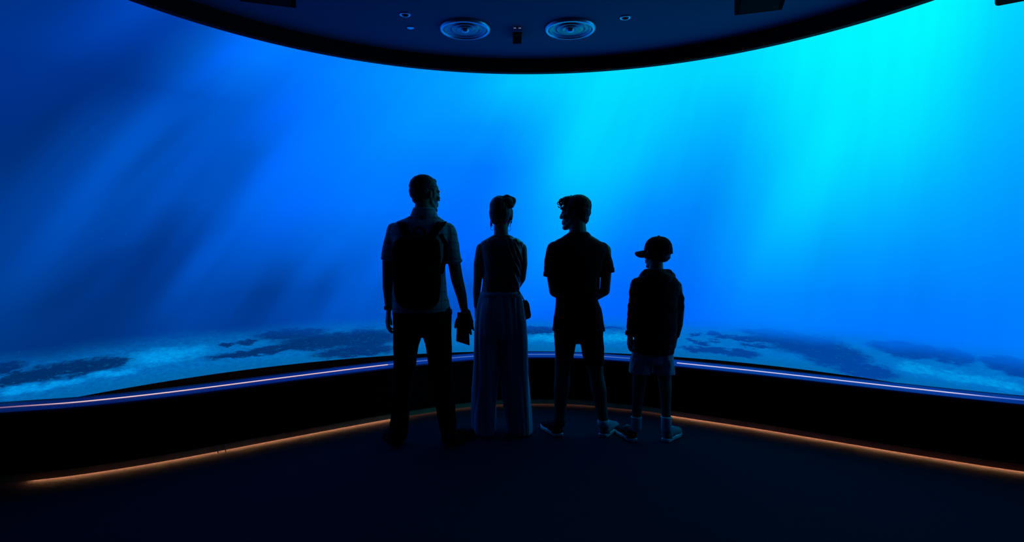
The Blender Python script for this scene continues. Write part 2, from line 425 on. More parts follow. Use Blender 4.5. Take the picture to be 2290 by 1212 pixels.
def picture_mat():
    m = bpy.data.materials.new('display_picture')
    m.use_nodes = True
    t = NT(m.node_tree)
    m.node_tree.nodes.remove(m.node_tree.nodes['Principled BSDF'])
    x, y, z = t.sep(t.obj())
    s = t.m('MULTIPLY', t.m('ARCTAN2', x, y), SCREEN_R)          # arc length along the display
    # shafts fan out from a point high above the display's right half
    q = t.m('DIVIDE', t.m('SUBTRACT', s, 4.2), t.m('SUBTRACT', 11.0, z))
    wob = t.m('MULTIPLY', t.m('SUBTRACT', t.noise(t.xyz(t.m('MULTIPLY', q, 9.0), t.m('MULTIPLY', z, 0.5)), 1.0, 2), 0.5), 0.012)
    qn = t.m('DIVIDE', t.m('SUBTRACT', t.m('ADD', q, wob), PIC_Q[0]), PIC_Q[1] - PIC_Q[0], clamp=True)
    col = None
    for i, (zz, row) in enumerate(zip(PIC_Z, PIC)):
        r = t.new('ShaderNodeValToRGB')
        cr = r.color_ramp
        cr.interpolation = 'CARDINAL'
        n = len(row)
        while len(cr.elements) < n:
            cr.elements.new(0.5)
        for k, (g, b) in enumerate(row):
            cr.elements[k].position = k / (n - 1)
            cr.elements[k].color = (0.0, g, b, 1)
        t.put(r.inputs[0], qn)
        if col is None: col = r.outputs[0]
        else:
            col = t.mix(t.lin(z, PIC_Z[i - 1], zz), col, r.outputs[0])
    # fine streaks inside the shafts
    st = t.noise(t.xyz(t.m('MULTIPLY', q, 60.0), t.m('MULTIPLY', z, 0.7)), 1.0, 3, 0.6)
    st = t.m('ADD', 0.94, t.m('MULTIPLY', st, 0.12))
    col = t.mix(1.0, col, t.xyz(st, st, st), 'MULTIPLY')
    tot = None
    for (qa, k, w, zc, zh, gain) in SHAFTS:
        dq = t.m('DIVIDE', t.m('SUBTRACT', q, t.m('MULTIPLY_ADD', z, k, qa)), w)
        fq = t.m('SUBTRACT', 1.0, t.m('MULTIPLY', dq, dq), clamp=True)
        dz = t.m('DIVIDE', t.m('SUBTRACT', z, zc), zh)
        fz = t.m('SUBTRACT', 1.0, t.m('MULTIPLY', dz, dz), clamp=True)
        v = t.m('MULTIPLY', t.m('MULTIPLY', t.m('MULTIPLY', fq, fq), fz), gain)
        tot = v if tot is None else t.m('ADD', tot, v)
    tot = t.m('ADD', 1.0, tot)
    col = t.mix(1.0, col, t.xyz(tot, tot, tot), 'MULTIPLY')
    # drifting specks
    vo = t.new('ShaderNodeTexVoronoi'); vo.feature = 'F1'
    t.put(vo.inputs['Vector'], t.xyz(t.m('MULTIPLY', s, 14.0), t.m('MULTIPLY', z, 9.0)))
    vo.inputs['Scale'].default_value = 1.0
    sp = t.smooth(vo.outputs['Distance'], 0.035, 0.10, 1.0, 0.0)
    clus = t.smooth(t.noise(t.xyz(s, z), 0.9, 2), 0.52, 0.68)
    sp = t.m('MULTIPLY', t.m('MULTIPLY', sp, clus), t.smooth(z, 1.9, 1.2))
    col = t.mix(t.m('MULTIPLY', sp, 0.10), col, (0.05, 0.5, 1.0, 1))
    # ---- seabed
    depth = t.m('DIVIDE', 0.16, t.m('SUBTRACT', 0.80, z))        # rows bunch up towards the far edge
    px = t.m('MULTIPLY', s, t.m('ADD', 0.4, depth))
    fl = t.xyz(px, t.m('MULTIPLY', depth, 7.0))
    big = t.noise(t.xyz(t.m('MULTIPLY', s, 2.2), t.m('MULTIPLY', z, 9.0)), 1.0, 4, 0.6)
    rag = t.noise(t.xyz(t.m('MULTIPLY', s, 9.0), t.m('MULTIPLY', z, 34.0)), 1.0, 4, 0.65)
    fine = t.noise(t.xyz(t.m('MULTIPLY', s, 26.0), t.m('MULTIPLY', z, 60.0)), 1.0, 4, 0.7, 0.8)
    jx = t.m('MULTIPLY', t.m('SUBTRACT', big, 0.5), 0.30)
    jz = t.m('MULTIPLY', t.m('SUBTRACT', rag, 0.5), 0.11)
    P = t.xyz(t.m('ADD', s, jx), t.m('ADD', z, jz))
    def blobs(lst):
        acc = None
        for (s0, z0, a, b) in lst:
            mp = t.new('ShaderNodeMapping')
            mp.inputs['Scale'].default_value = (1 / a, 1 / b, 1)
            mp.inputs['Location'].default_value = (-s0 / a, -z0 / b, 0)
            t.put(mp.inputs['Vector'], P)
            ln = t.new('ShaderNodeVectorMath', operation='LENGTH'); t.put(ln.inputs[0], mp.outputs[0])
            v = t.m('SUBTRACT', 1.25, ln.outputs['Value'])
            acc = v if acc is None else t.m('MAXIMUM', acc, v)
        return acc
    weed = t.smooth(t.m('ADD', blobs(WEED), t.m('MULTIPLY', t.m('SUBTRACT', fine, 0.5), 0.9)), 0.05, 0.60)
    sand = t.smooth(blobs(SAND), -0.2, 0.9)
    side = t.smooth(s, -4.2, 4.2)                                # left of the picture is dimmer
    base = t.mix(t.smooth(fine, 0.3, 0.7), (0.0, 0.105, 0.40, 1), (0.0, 0.17, 0.55, 1))
    base = t.mix(side, base, t.mix(0.5, base, (0.0, 0.19, 0.72, 1)))
    lite = t.mix(t.smooth(fine, 0.3, 0.75), (0.0, 0.22, 0.68, 1), (0.0, 0.36, 0.88, 1))
    ground = t.mix(sand, base, lite)
    near = t.smooth(z, 0.42, 0.33)
    ground = t.mix(t.m('MULTIPLY', near, 0.55), ground, (0.0, 0.115, 0.33, 1))
    dark = t.mix(side, (0.0, 0.018, 0.105, 1), (0.0, 0.055, 0.36, 1))
    glint = t.smooth(t.noise(t.xyz(t.m('MULTIPLY', s, 12.0), t.m('MULTIPLY', z, 40.0)), 1.0, 6, 0.72, 1.6), 0.54, 0.72)
    dark = t.mix(t.m('MULTIPLY', glint, 0.55), dark, (0.0, 0.17, 0.42, 1))
    ground = t.mix(t.m('MULTIPLY', weed, 0.93), ground, dark)
    edge = t.m('ADD', z, t.m('MULTIPLY', t.m('SUBTRACT', big, 0.5), 0.09))
    col = t.mix(t.smooth(edge, 0.71, 0.50), col, ground)
    e = t.new('ShaderNodeEmission')
    t.put(e.inputs[0], col)
    e.inputs[1].default_value = 1.0
    t.put(m.node_tree.nodes['Material Output'].inputs[0], e.outputs[0])
    return m

M_PIC = picture_mat()

# ------------------------------------------------------------------ setting
def catmull(pts, n=8):
    out = []
    for i in range(len(pts) - 1):
        p0 = Vector(pts[max(i - 1, 0)]); p1 = Vector(pts[i]); p2 = Vector(pts[i + 1]); p3 = Vector(pts[min(i + 2, len(pts) - 1)])
        for k in range(n):
            u = k / n
            out.append(0.5 * ((2 * p1) + (p2 - p0) * u + (2 * p0 - 5 * p1 + 4 * p2 - p3) * u * u + (3 * p1 - p0 - 3 * p2 + p3) * u ** 3))
    out.append(Vector(pts[-1]))
    return out

# plan of the low wall under the display, left to right
PLAN = catmull([(-3.62, 2.98), (-3.20, 3.02), (-2.825, 3.138), (-2.49, 3.256), (-2.075, 3.50), (-1.48, 3.942), (-0.91, 4.35), (-0.45, 4.62),
                (-0.13, 4.74), (0.21, 4.77), (0.54, 4.745), (0.822, 4.645), (1.10, 4.53), (1.25, 4.42), (1.71, 4.14), (2.06, 3.905),
                (2.585, 3.545), (2.975, 3.306), (3.35, 3.14), (3.82, 3.02)])
def offset_plan(d):
    out = []
    for i, p in enumerate(PLAN):
        t = (PLAN[min(i + 1, len(PLAN) - 1)] - PLAN[max(i - 1, 0)]).normalized()
        out.append(p + Vector((-t.y, t.x)) * d)
    return out

def sweep(section, mat, name, lo=0, hi=None, parent=None, origin=None):
    """sweep a closed section [(distance behind the wall face, z)] along the plan curve"""
    hi = len(PLAN) if hi is None else hi
    offs = [offset_plan(d) for d, z in section]
    bm = bmesh.new()
    rings = []
    for i in range(lo, hi):
        rings.append([bm.verts.new((offs[k][i].x, offs[k][i].y, section[k][1])) for k in range(len(section))])
    ring_faces(bm, rings)
    return obj(name, bm, mat, parent, origin=origin)

# floor: carpet that runs under the recessed skirting
bm = bmesh.new()
add_box(bm, (0.1, 1.3, -0.05), (7.6, 8.2, 0.1))
tag(obj('floor', bm, M_CARPET), 'dark blue-grey carpet floor in front of the display', kind='structure')
bm = bmesh.new(); add_box(bm, (0.1, 1.3, 4.25), (7.6, 8.2, 0.1))
tag(obj('ceiling', bm, M_BLACK), 'black upper ceiling above the round canopy', kind='structure')
bm = bmesh.new(); add_box(bm, (-3.75, 1.3, 2.1), (0.1, 8.2, 4.2))
tag(obj('wall_left', bm, M_WALL), kind='structure')
bm = bmesh.new(); add_box(bm, (3.95, 1.3, 2.1), (0.1, 8.2, 4.2))
tag(obj('wall_right', bm, M_WALL), kind='structure')
bm = bmesh.new(); add_box(bm, (0.1, -2.75, 2.1), (7.6, 0.1, 4.2))
tag(obj('wall_back', bm, M_WALL), kind='structure')
bm = bmesh.new(); add_box(bm, (0.1, 5.85, 2.1), (7.6, 0.1, 4.2))
tag(obj('wall_far', bm, M_WALL), kind='structure')

tag(sweep([(0.0, 0.054), (0.0, LEDGE_Z - 0.012), (0.03, LEDGE_Z - 0.012), (0.03, 0.054)], M_WALL, 'wall_front'),
    'black low curved wall below the display', kind='structure')
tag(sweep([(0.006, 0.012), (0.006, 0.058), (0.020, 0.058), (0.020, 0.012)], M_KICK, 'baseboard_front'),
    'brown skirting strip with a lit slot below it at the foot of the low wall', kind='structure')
tag(sweep([(-0.004, LEDGE_Z - 0.012), (-0.004, LEDGE_Z - 0.002), (0.0, LEDGE_Z), (0.215, LEDGE_Z), (0.222, LEDGE_Z - 0.012)], M_LEDGE, 'trim_1'),
    'satin ledge along the top of the low wall', kind='structure')
tag(sweep([(0.223, 0.33), (0.223, LEDGE_Z - 0.013), (0.335, LEDGE_Z - 0.016), (0.345, LEDGE_Z - 0.03), (0.345, 0.33)], M_TROUGH, 'trim_2'),
    'dark navy shelf behind the ledge in front of the display', kind='structure')

# light line let into the ledge, three runs
def near_i(x):
    return min(range(len(PLAN)), key=lambda i: abs(PLAN[i].x - x))
def strip(name, x0, x1, sec, mat, label, cat):
    i0, i1 = near_i(x0), near_i(x1) + 1
    c = PLAN[(i0 + i1) // 2]
    return tag(sweep(sec, mat, name, i0, i1, origin=(c.x, c.y, sec[0][1])), label, cat, 'light strips of the low wall')
LS = [(0.103, LEDGE_Z), (0.103, LEDGE_Z + 0.003), (0.118, LEDGE_Z + 0.003), (0.118, LEDGE_Z)]
strip('light_strip', -3.60, -0.92, LS, M_LAMP_P, 'warm pinkish white light line glowing along the ledge at left', 'light strip')
strip('light_strip', -0.90, 1.22, LS, M_LAMP_C, 'dim pale blue light line on the ledge behind the four people', 'light strip')
strip('light_strip', 1.24, 3.12, LS, M_LAMP_W, 'lavender white light line glowing along the ledge at right', 'light strip')
LO = [(0.040, 0.0132), (0.040, 0.019), (0.046, 0.019), (0.046, 0.0132)]
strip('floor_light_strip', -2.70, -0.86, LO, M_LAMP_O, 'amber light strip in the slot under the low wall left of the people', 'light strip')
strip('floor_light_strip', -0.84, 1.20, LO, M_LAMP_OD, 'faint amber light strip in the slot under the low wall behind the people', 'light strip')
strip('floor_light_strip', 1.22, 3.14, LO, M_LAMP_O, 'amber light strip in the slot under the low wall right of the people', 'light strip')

# curved display
disp = thing('curved_display', (SCREEN_C[0], SCREEN_C[1], 0.0), 'huge curved display wall showing a sunlit blue seabed', 'display')
def arc_slab(bm, r0, r1, z0, z1, a0=-71, a1=70, n=141):
    rings = []
    for i in range(n + 1):
        a = math.radians(a0 + (a1 - a0) * i / n)
        sx, cy = math.sin(a), math.cos(a)
        rings.append([bm.verts.new((SCREEN_C[0] + r * sx, SCREEN_C[1] + r * cy, z)) for r, z in ((r0, z0), (r0, z1), (r1, z1), (r1, z0))])
    ring_faces(bm, rings)
bm = bmesh.new()
prev = None
for i in range(142):
    a = math.radians(-71 + i)
    p = [bm.verts.new((SCREEN_C[0] + SCREEN_R * math.sin(a), SCREEN_C[1] + SCREEN_R * math.cos(a), z)) for z in (SCREEN_Z0, SCREEN_Z1)]
    if prev: bm.faces.new((prev[0], p[0], p[1], prev[1]))
    prev = p
obj('picture_surface', bm, M_PIC, disp, smooth=True)
bm = bmesh.new(); arc_slab(bm, SCREEN_R + 0.004, SCREEN_R + 0.06, SCREEN_Z0 - 0.05, SCREEN_Z1 + 0.02)
obj('housing', bm, M_HOUSING, disp)
bm = bmesh.new(); arc_slab(bm, SCREEN_R - 0.012, SCREEN_R + 0.003, SCREEN_Z0 - 0.30, SCREEN_Z0)
tag(obj('bottom_bezel', bm, M_HOUSING, disp), 'black strip below the picture')

# round canopy
bm = bmesh.new()
lathe(bm, (CANOPY_C[0], CANOPY_C[1], 0), [(0.0, CEIL_Z + 0.03), (CANOPY_R - 0.02, CEIL_Z + 0.03), (CANOPY_R - 0.02, CEIL_Z), (0.0, CEIL_Z)], 128)
tag(obj('ceiling_canopy', bm, M_CEIL), 'round perforated ceiling panel with loudspeakers', kind='structure')
bpy.data.objects['ceiling_canopy'].name = 'ceiling_2'
bm = bmesh.new()
lathe_closed(bm, (CANOPY_C[0], CANOPY_C[1], 0), [(CANOPY_R - 0.05, CANOPY_Z), (CANOPY_R - 0.003, CANOPY_Z), (CANOPY_R, CANOPY_Z + 0.004), (CANOPY_R, CEIL_Z + 0.06), (CANOPY_R - 0.05, CEIL_Z + 0.06)], 160)
tag(obj('trim_3', bm, M_RIM), 'black drop rim around the round ceiling panel', kind='structure')

# ------------------------------------------------------------------ ceiling fittings
M_SPK = plain('satin_metal', (0.62, 0.60, 0.78), 0.30, 0.5, 30, 0.1)
M_SPK.node_tree.nodes['Principled BSDF'].inputs['Metallic'].default_value = 0.8
M_CONE = plain('glossy_speaker_cone', (0.22, 0.22, 0.30), 0.28, 0.5, 60, 0.2)
M_CONE.node_tree.nodes['Principled BSDF'].inputs['Metallic'].default_value = 0.6
M_BOX = plain('black_plastic', (0.004, 0.003, 0.003), 0.95, 0.02)

def speaker(x, y, label):
    r = thing('ceiling_speaker', (x, y, CEIL_Z), label, 'loudspeaker', 'round ceiling loudspeakers')
    c = (x, y, CEIL_Z)
    bm = bmesh.new()
    lathe_closed(bm, c, [(0.150, -0.001), (0.150, -0.016), (0.156, -0.022), (0.168, -0.020), (0.176, -0.006), (0.176, -0.001)], 64)
    obj('rim', bm, M_SPK, r, True)
    bm = bmesh.new()
    lathe(bm, c, [(0.150, -0.002), (0.146, -0.014), (0.137, -0.016), (0.128, -0.006), (0.095, -0.002), (0.094, -0.010), (0.088, -0.012), (0.060, -0.004), (0.059, -0.012), (0.052, -0.014), (0.030, -0.004)], 64)
    obj('cone', bm, M_CONE, r, True)
    bm = bmesh.new()
    lathe(bm, c, [(0.030, -0.004), (0.029, -0.016), (0.022, -0.026), (0.010, -0.030), (0.0, -0.031)], 40)
    obj('dust_cap', bm, M_SPK, r, True)
    return r
speaker(-0.323, 3.916, 'round ceiling loudspeaker left of the small black sensor')
speaker(0.400, 3.910, 'round ceiling loudspeaker right of the small black sensor')

def downlight(x, y, label):
    r = thing('recessed_downlight', (x, y, CEIL_Z), label, 'ceiling light', 'small recessed ceiling rings')
    bm = bmesh.new()
    lathe_closed(bm, (x, y, CEIL_Z), [(0.022, -0.001), (0.024, -0.006), (0.034, -0.006), (0.038, -0.001)], 32)
    obj('ring', bm, M_SPK, r, True)
    bm = bmesh.new()
    lathe(bm, (x, y, CEIL_Z), [(0.023, -0.003), (0.0, -0.0015)], 24)
    tag(obj('opening', bm, M_BLACK, r), 'black hole')
downlight(-0.693, 3.686, 'small recessed ceiling ring above the pale disc at left')
downlight(0.743, 3.735, 'small recessed ceiling ring right of the loudspeakers')
bm = bmesh.new()
lathe(bm, (-0.696, 3.90, CEIL_Z), [(0.024, -0.001), (0.024, -0.005), (0.020, -0.007), (0.0, -0.007)], 32)
tag(obj('cover_disc', bm, M_SPK, origin=(-0.696, 3.90, CEIL_Z)), 'small pale blank disc on the ceiling below the left ring', 'ceiling cover')

r = thing('ceiling_sensor', (0.037, 3.92, CEIL_Z), 'small black sensor box hanging between the two loudspeakers', 'sensor')
bm = bmesh.new(); add_box(bm, (0.037, 4.00, CEIL_Z - 0.022), (0.062, 0.20, 0.040), 0, 0.004)
obj('case', bm, M_BOX, r)
bm = bmesh.new(); add_box(bm, (0.037, 3.894, CEIL_Z - 0.018), (0.060, 0.010, 0.030))
obj('front_plate', bm, M_SPK, r)
for dx in (-0.022, -0.013, 0.012, 0.021):
    bm = bmesh.new(); add_box(bm, (0.037 + dx, 3.888, CEIL_Z - 0.010), (0.0035, 0.003, 0.0035))
    obj('indicator_light', bm, emitter('pale_indicator', (0.35, 0.6, 0.9), 1.0) if dx < -0.02 else bpy.data.materials['pale_indicator'], r)

def black_box(cx, cy, w, l, rot, label):
    r = thing('hanging_box', (cx, cy, CEIL_Z), label, 'equipment box', 'black boxes under the ceiling panel')
    bm = bmesh.new(); add_box(bm, (cx, cy, CEIL_Z - 0.056), (w, l, 0.108), rot, 0.004)
    obj('case', bm, M_BOX, r)
    bm = bmesh.new(); add_box(bm, (cx, cy, CEIL_Z - 0.1115), (w - 0.05, l - 0.05, 0.003), rot)
    obj('front_grille', bm, M_BLACK, r)
black_box(1.407, 3.21, 0.262, 0.40, math.radians(-18.4), 'black box hanging under the ceiling panel at right')
black_box(-1.345, 3.09, 0.300, 0.42, math.radians(17.7), 'black box hanging under the ceiling panel at left')

# thin access hatch in the panel
bm = bmesh.new()
add_box(bm, (-0.37, 3.34, CEIL_Z - 0.002), (0.38, 0.36, 0.004))
tag(obj('access_hatch', bm, plain('painted_hatch', (0.11, 0.12, 0.22), 0.85, 0.15), origin=(-0.37, 3.34, CEIL_Z)), 'flat square access hatch in the ceiling behind the left loudspeaker', 'hatch')

# projector hanging outside the rim at upper right
r = thing('projector', (2.92, 3.3, 2.86), 'black projector hanging beside the rim at upper right', 'projector')
bm = bmesh.new(); add_box(bm, (3.02, 3.34, 2.90), (0.26, 0.30, 0.18), math.radians(-35), 0.02)
obj('case', bm, M_BOX, r, True)
bm = bmesh.new(); cap(bm, (2.80, 3.29, 2.838), (2.87, 3.30, 2.86), 0.034, 0.040, 20)
obj('lens_barrel', bm, M_SPK, r, True)
bm = bmesh.new(); tube(bm, [(3.02, 3.34, 2.98), (3.02, 3.34, 4.2)], 0.018, 12)
obj('mounting_pole', bm, M_BOX, r, True)

# metal joints at the foot of the wall
for (x, lab) in ((-1.88, 'pair of thin metal joint strips at the foot of the wall at left'), ):
    i = near_i(x); p = offset_plan(0.003)[i]
    r = thing('joint_bracket', (p.x, p.y, 0.0), lab, 'bracket')
    for k in (-0.022, 0.022):
        bm = bmesh.new(); add_box(bm, (p.x + k * 0.8, p.y + k * 0.6, 0.027), (0.006, 0.004, 0.054), math.radians(36))
        obj('strip', bm, M_METAL, r)
# <<PEOPLE
# ------------------------------------------------------------------ the four people
M_SKIN = plain('skin', (0.26, 0.14, 0.095), 0.55, 0.35, 40, 0.08)
M_HAIR = plain('dark_hair', (0.02, 0.016, 0.014), 0.6, 0.3, 160, 0.4)
M_HAIR2 = plain('brown_hair', (0.05, 0.035, 0.025), 0.55, 0.35, 160, 0.4)
M_BLK_CLOTH = plain('black_cloth', (0.010, 0.010, 0.012), 0.9, 0.1, 220, 0.4)
M_NAVY = plain('dark_jersey', (0.018, 0.018, 0.022), 0.9, 0.1, 220, 0.4, sheen=0.05)
M_TROUSER = plain('black_trousers', (0.008, 0.008, 0.009), 0.9, 0.08, 220, 0.3)
M_LINEN = plain('pale_linen', (0.42, 0.40, 0.48), 0.8, 0.2, 200, 0.12, sheen=0.9)
M_SATIN = plain('dark_satin', (0.05, 0.06, 0.065), 0.30, 0.6, 90, 0.2)
M_SHORTS_P = plain('pale_shorts_cloth', (0.38, 0.36, 0.46), 0.85, 0.15, 200, 0.12, sheen=0.7)
M_SOCK = plain('white_sock', (0.85, 0.85, 0.88), 0.9, 0.1, 300, 0.1)
M_RUBBER = plain('white_rubber_sole', (0.85, 0.85, 0.88), 0.5, 0.4, 60, 0.05)
M_SHOE_D = plain('black_leather', (0.008, 0.008, 0.008), 0.7, 0.15, 60, 0.2)
M_SHOE_G = plain('grey_canvas', (0.25, 0.25, 0.28), 0.8, 0.2, 200, 0.2)
M_PACK = plain('black_nylon', (0.004, 0.004, 0.004), 0.9, 0.03, 200, 0.3)
M_EYE = plain('eye_white', (0.7, 0.7, 0.7), 0.3, 0.5)
M_GOLD = plain('ear_ring_metal', (0.5, 0.45, 0.35), 0.3, 0.6)

def shirt_mat():
    m, t, b = new_mat('checked_shirt_cloth')
    x, y, z = t.sep(t.obj())
    def lines(v, p, w):
        fr = t.m('FRACT', t.m('DIVIDE', t.m('ADD', v, 5.0), p))
        return t.smooth(t.m('ABSOLUTE', t.m('SUBTRACT', fr, 0.5)), w, w + 0.03, 1.0, 0.0)
    g = t.m('MAXIMUM', lines(x, 0.055, 0.05), lines(z, 0.055, 0.05))
    n = t.noise(t.obj(), 200, 3)
    c = t.mix(g, (0.46, 0.46, 0.50, 1), (0.22, 0.22, 0.26, 1))
    c = t.mix(t.m('MULTIPLY', n, 0.3), c, (0.3, 0.3, 0.33, 1))
    t.put(b.inputs['Base Color'], c)
    b.inputs['Roughness'].default_value = 0.9
    b.inputs['Specular IOR Level'].default_value = 0.1
    return m
M_SHIRT = shirt_mat()

class Figure:
    """turns heights and widths read off the picture into metres at the distance where the person stands"""
    def __init__(self, d, px, label):
        self.d = d
        self.root = thing('person', ((px - 1145) * d / F, d, 0.0), label, 'person', 'family watching the display')
    def at(self, px, py, dy=0.0):
        D = self.d + dy
        return Vector(((px - 1145) * D / F, D, EYE + (560 - py) * D / F))
    def rings(self, rows, grow=0.0, dy0=0.0):
        """rows = (row, left, right, front-to-back thickness, shift in depth) resampled smoothly"""
        rows = [r if len(r) == 5 else r + (0.0,) for r in rows]
        pts = []
        for i in range(len(rows) - 1):
            a, b = rows[i], rows[i + 1]
            n = max(1, int(abs(b[0] - a[0]) / 5))
            for k in range(n):
                u = k / n
                pts.append([a[j] + (b[j] - a[j]) * u for j in range(5)])
        pts.append(list(rows[-1]))
        out = []
        for r, l, rr, th, dy in pts:
            p = self.at((l + rr) / 2, r, dy + dy0)
            w = (rr - l) / 2 * (self.d + dy + dy0) / F
            out.append((p.x, p.y, p.z, w + grow, th / 2 + grow))
        return out[::-1]

def head_frame(c, yaw, pitch=0.0):
    return Matrix.Translation(c) @ Matrix.Rotation(yaw, 4, 'Z') @ Matrix.Rotation(pitch, 4, 'X')

def head(bm, c, yaw, S=1.0, pitch=0.0):
    H = head_frame(c, yaw, pitch)
    R = H.to_3x3()
    P = lambda x, y, z: H @ Vector((x * S, y * S, z * S))
    ell(bm, P(0, -0.012, 0.042), (0.074 * S, 0.096 * S, 0.083 * S), R)
    ell(bm, P(0, 0.052, 0.040), (0.056 * S, 0.038 * S, 0.042 * S), R)                    # forehead
    ell(bm, P(0, 0.022, -0.018), (0.066 * S, 0.070 * S, 0.082 * S), R)
    ell(bm, P(0, 0.045, -0.058), (0.046 * S, 0.045 * S, 0.048 * S), R)
    ell(bm, P(0, 0.074, -0.098), (0.024 * S, 0.020 * S, 0.018 * S), R)
    for s in (-1, 1):
        cap(bm, P(0.054 * s, 0.004, -0.052), P(0.020 * s, 0.066, -0.098), 0.020 * S, 0.017 * S)
        ell(bm, P(0.045 * s, 0.062, -0.020), (0.022 * S, 0.020 * S, 0.020 * S), R)      # cheek
        ell(bm, P(0.031 * s, 0.080, 0.006), (0.015 * S, 0.010 * S, 0.009 * S), R)       # eyelid
        cap(bm, P(0.012 * s, 0.086, 0.022), P(0.048 * s, 0.074, 0.024), 0.009 * S, 0.008 * S)  # brow
        E = R @ Matrix.Rotation(0.35 * s, 3, 'Z') @ Matrix.Rotation(-0.15, 3, 'X')
        ell(bm, P(0.075 * s, -0.008, -0.002), (0.008 * S, 0.018 * S, 0.030 * S), E)     # ear
        ell(bm, P(0.012 * s, 0.102, -0.030), (0.009 * S, 0.010 * S, 0.007 * S), R)      # nostril
    cap(bm, P(0, 0.088, 0.020), P(0, 0.106, -0.024), 0.008 * S, 0.010 * S)              # nose
    cap(bm, P(-0.018, 0.086, -0.054), P(0.018, 0.086, -0.054), 0.008 * S, 0.008 * S)    # lips
    cap(bm, P(-0.015, 0.086, -0.069), P(0.015, 0.086, -0.069), 0.009 * S, 0.009 * S)
    return P, R

def eyes(c, yaw, S, parent, pitch=0.0):
    H = head_frame(c, yaw, pitch)
    for s in (-1, 1):
        bm = bmesh.new()
        ell(bm, H @ Vector((0.031 * s * S, 0.084 * S, 0.005 * S)), (0.0085 * S,) * 3, None, 2)
        obj('eye', bm, M_EYE, parent, True)

def hand(bm, wrist, down, thumb, palm, curl=(0.35, 0.4, 0.45, 0.5), S=1.0, thumb_pts=None):
    """palm, four unequal bent fingers and a side-set thumb; down = along the hand, thumb = towards the thumb side, palm = way the palm faces"""
    down = Vector(down).normalized()
    thumb = Vector(thumb); thumb = (thumb - down * thumb.dot(down)).normalized()
    palm = Vector(palm); palm = (palm - down * palm.dot(down) - thumb * palm.dot(thumb)).normalized()
    w = Vector(wrist)
    offs = (0.030, 0.010, -0.010, -0.029)
    lens = (0.070, 0.079, 0.073, 0.057)
    reach = (0.090, 0.093, 0.088, 0.080)
    for i in range(4):
        k = w + down * (reach[i] * S) + thumb * (offs[i] * S)
        cap(bm, w + thumb * (offs[i] * 0.55 * S) + down * 0.01 * S, k, 0.0145 * S, 0.0115 * S, 12)
        p = k; a = curl[i] * 0.6
        for j, f in enumerate((0.46, 0.31, 0.23)):
            d = down * math.cos(a) + palm * math.sin(a) + thumb * (offs[i] * 1.2)
            e = p + d.normalized() * (lens[i] * f * S)
            r0 = (0.0098, 0.0088, 0.0080)[j] * S * (0.88 if i == 3 else 1)
            cap(bm, p, e, r0, r0 * 0.92, 12)
            p = e; a += curl[i]
    if thumb_pts:
        chain(bm, thumb_pts, [0.014 * S, 0.0115 * S, 0.009 * S][:len(thumb_pts)], 12)
    else:
        b = w + down * (0.022 * S) + thumb * (0.016 * S)
        m = b + (down * 0.62 + thumb * 0.55 + palm * 0.35).normalized() * (0.048 * S)
        e = m + (down * 0.85 + thumb * 0.15 + palm * 0.35).normalized() * (0.034 * S)
        t = e + (down * 0.95 + palm * 0.25).normalized() * (0.026 * S)
        chain(bm, [b, m, e, t], [0.015 * S, 0.0125 * S, 0.0105 * S, 0.0085 * S], 12)

def shoe(parent, heel, yaw, L, W, mat, sole_mat, hcol=0.075, lace=True):
    """one shoe: fused upper, rubber sole, laces; heel = back of the heel on the floor, yaw 0 = toe away from the camera"""
    T = Matrix.Translation(Vector((heel[0], heel[1], 0))) @ Matrix.Rotation(yaw, 4, 'Z')
    P = lambda x, y, z: T @ Vector((x, y, z))
    R3 = T.to_3x3()
    bm = bmesh.new()
    ell(bm, P(0, L * 0.17, 0.036), (W * 0.40, L * 0.17, 0.040), R3)
    ell(bm, P(0, L * 0.14, hcol * 0.78), (W * 0.36, L * 0.125, hcol * 0.34), R3)
    ell(bm, P(0, L * 0.40, 0.040), (W * 0.40, L * 0.25, 0.040), R3)
    ell(bm, P(0.004, L * 0.70, 0.030), (W * 0.48, L * 0.26, 0.030), R3)
    ell(bm, P(0.002, L * 0.84, 0.026), (W * 0.42, L * 0.155, 0.026), R3)
    cap(bm, P(0, L * 0.26, hcol * 0.85), P(0, L * 0.60, 0.052), W * 0.26, W * 0.24)
    o = solid('shoe', bm, mat, parent, 0.0055, 3, None, True)
    off = root_loc(parent)
    bm = bmesh.new()
    N = 40
    rows = []
    for z in (0.0, 0.004, 0.020, 0.024):
        g = -0.003 if z in (0.0, 0.024) else 0.003
        row = []
        for i in range(N):
            a = 2 * math.pi * i / N
            u = 0.5 - 0.5 * math.cos(a)
            half = (0.40 + 0.11 * math.sin(math.pi * min(1, max(0, (u - 0.30) / 0.7))) - 0.05 * math.sin(math.pi * min(1, u / 0.6))) * W
            wv = half * min(1.0, (math.sin(a) ** 2) ** 0.22 if abs(math.sin(a)) > 1e-6 else 0) * (1 if math.sin(a) >= 0 else -1)
            row.append(bm.verts.new(P(wv + (g if wv > 0 else -g), u * L + (g if u > 0.5 else -g), z)))
        rows.append(row)
    ring_faces(bm, rows)
    s = obj('sole', bm, sole_mat, o)
    s.location = (0, 0, 0)
    if lace:
        bm = bmesh.new()
        for k in range(4):
            y = L * (0.40 + 0.065 * k); zt = 0.086 - 0.007 * k
            tube(bm, [P(-0.024, y, zt - 0.010), P(0, y + 0.004, zt), P(0.024, y, zt - 0.010)], 0.0028, 8)
        obj('laces', bm, sole_mat, o, True)
    return o

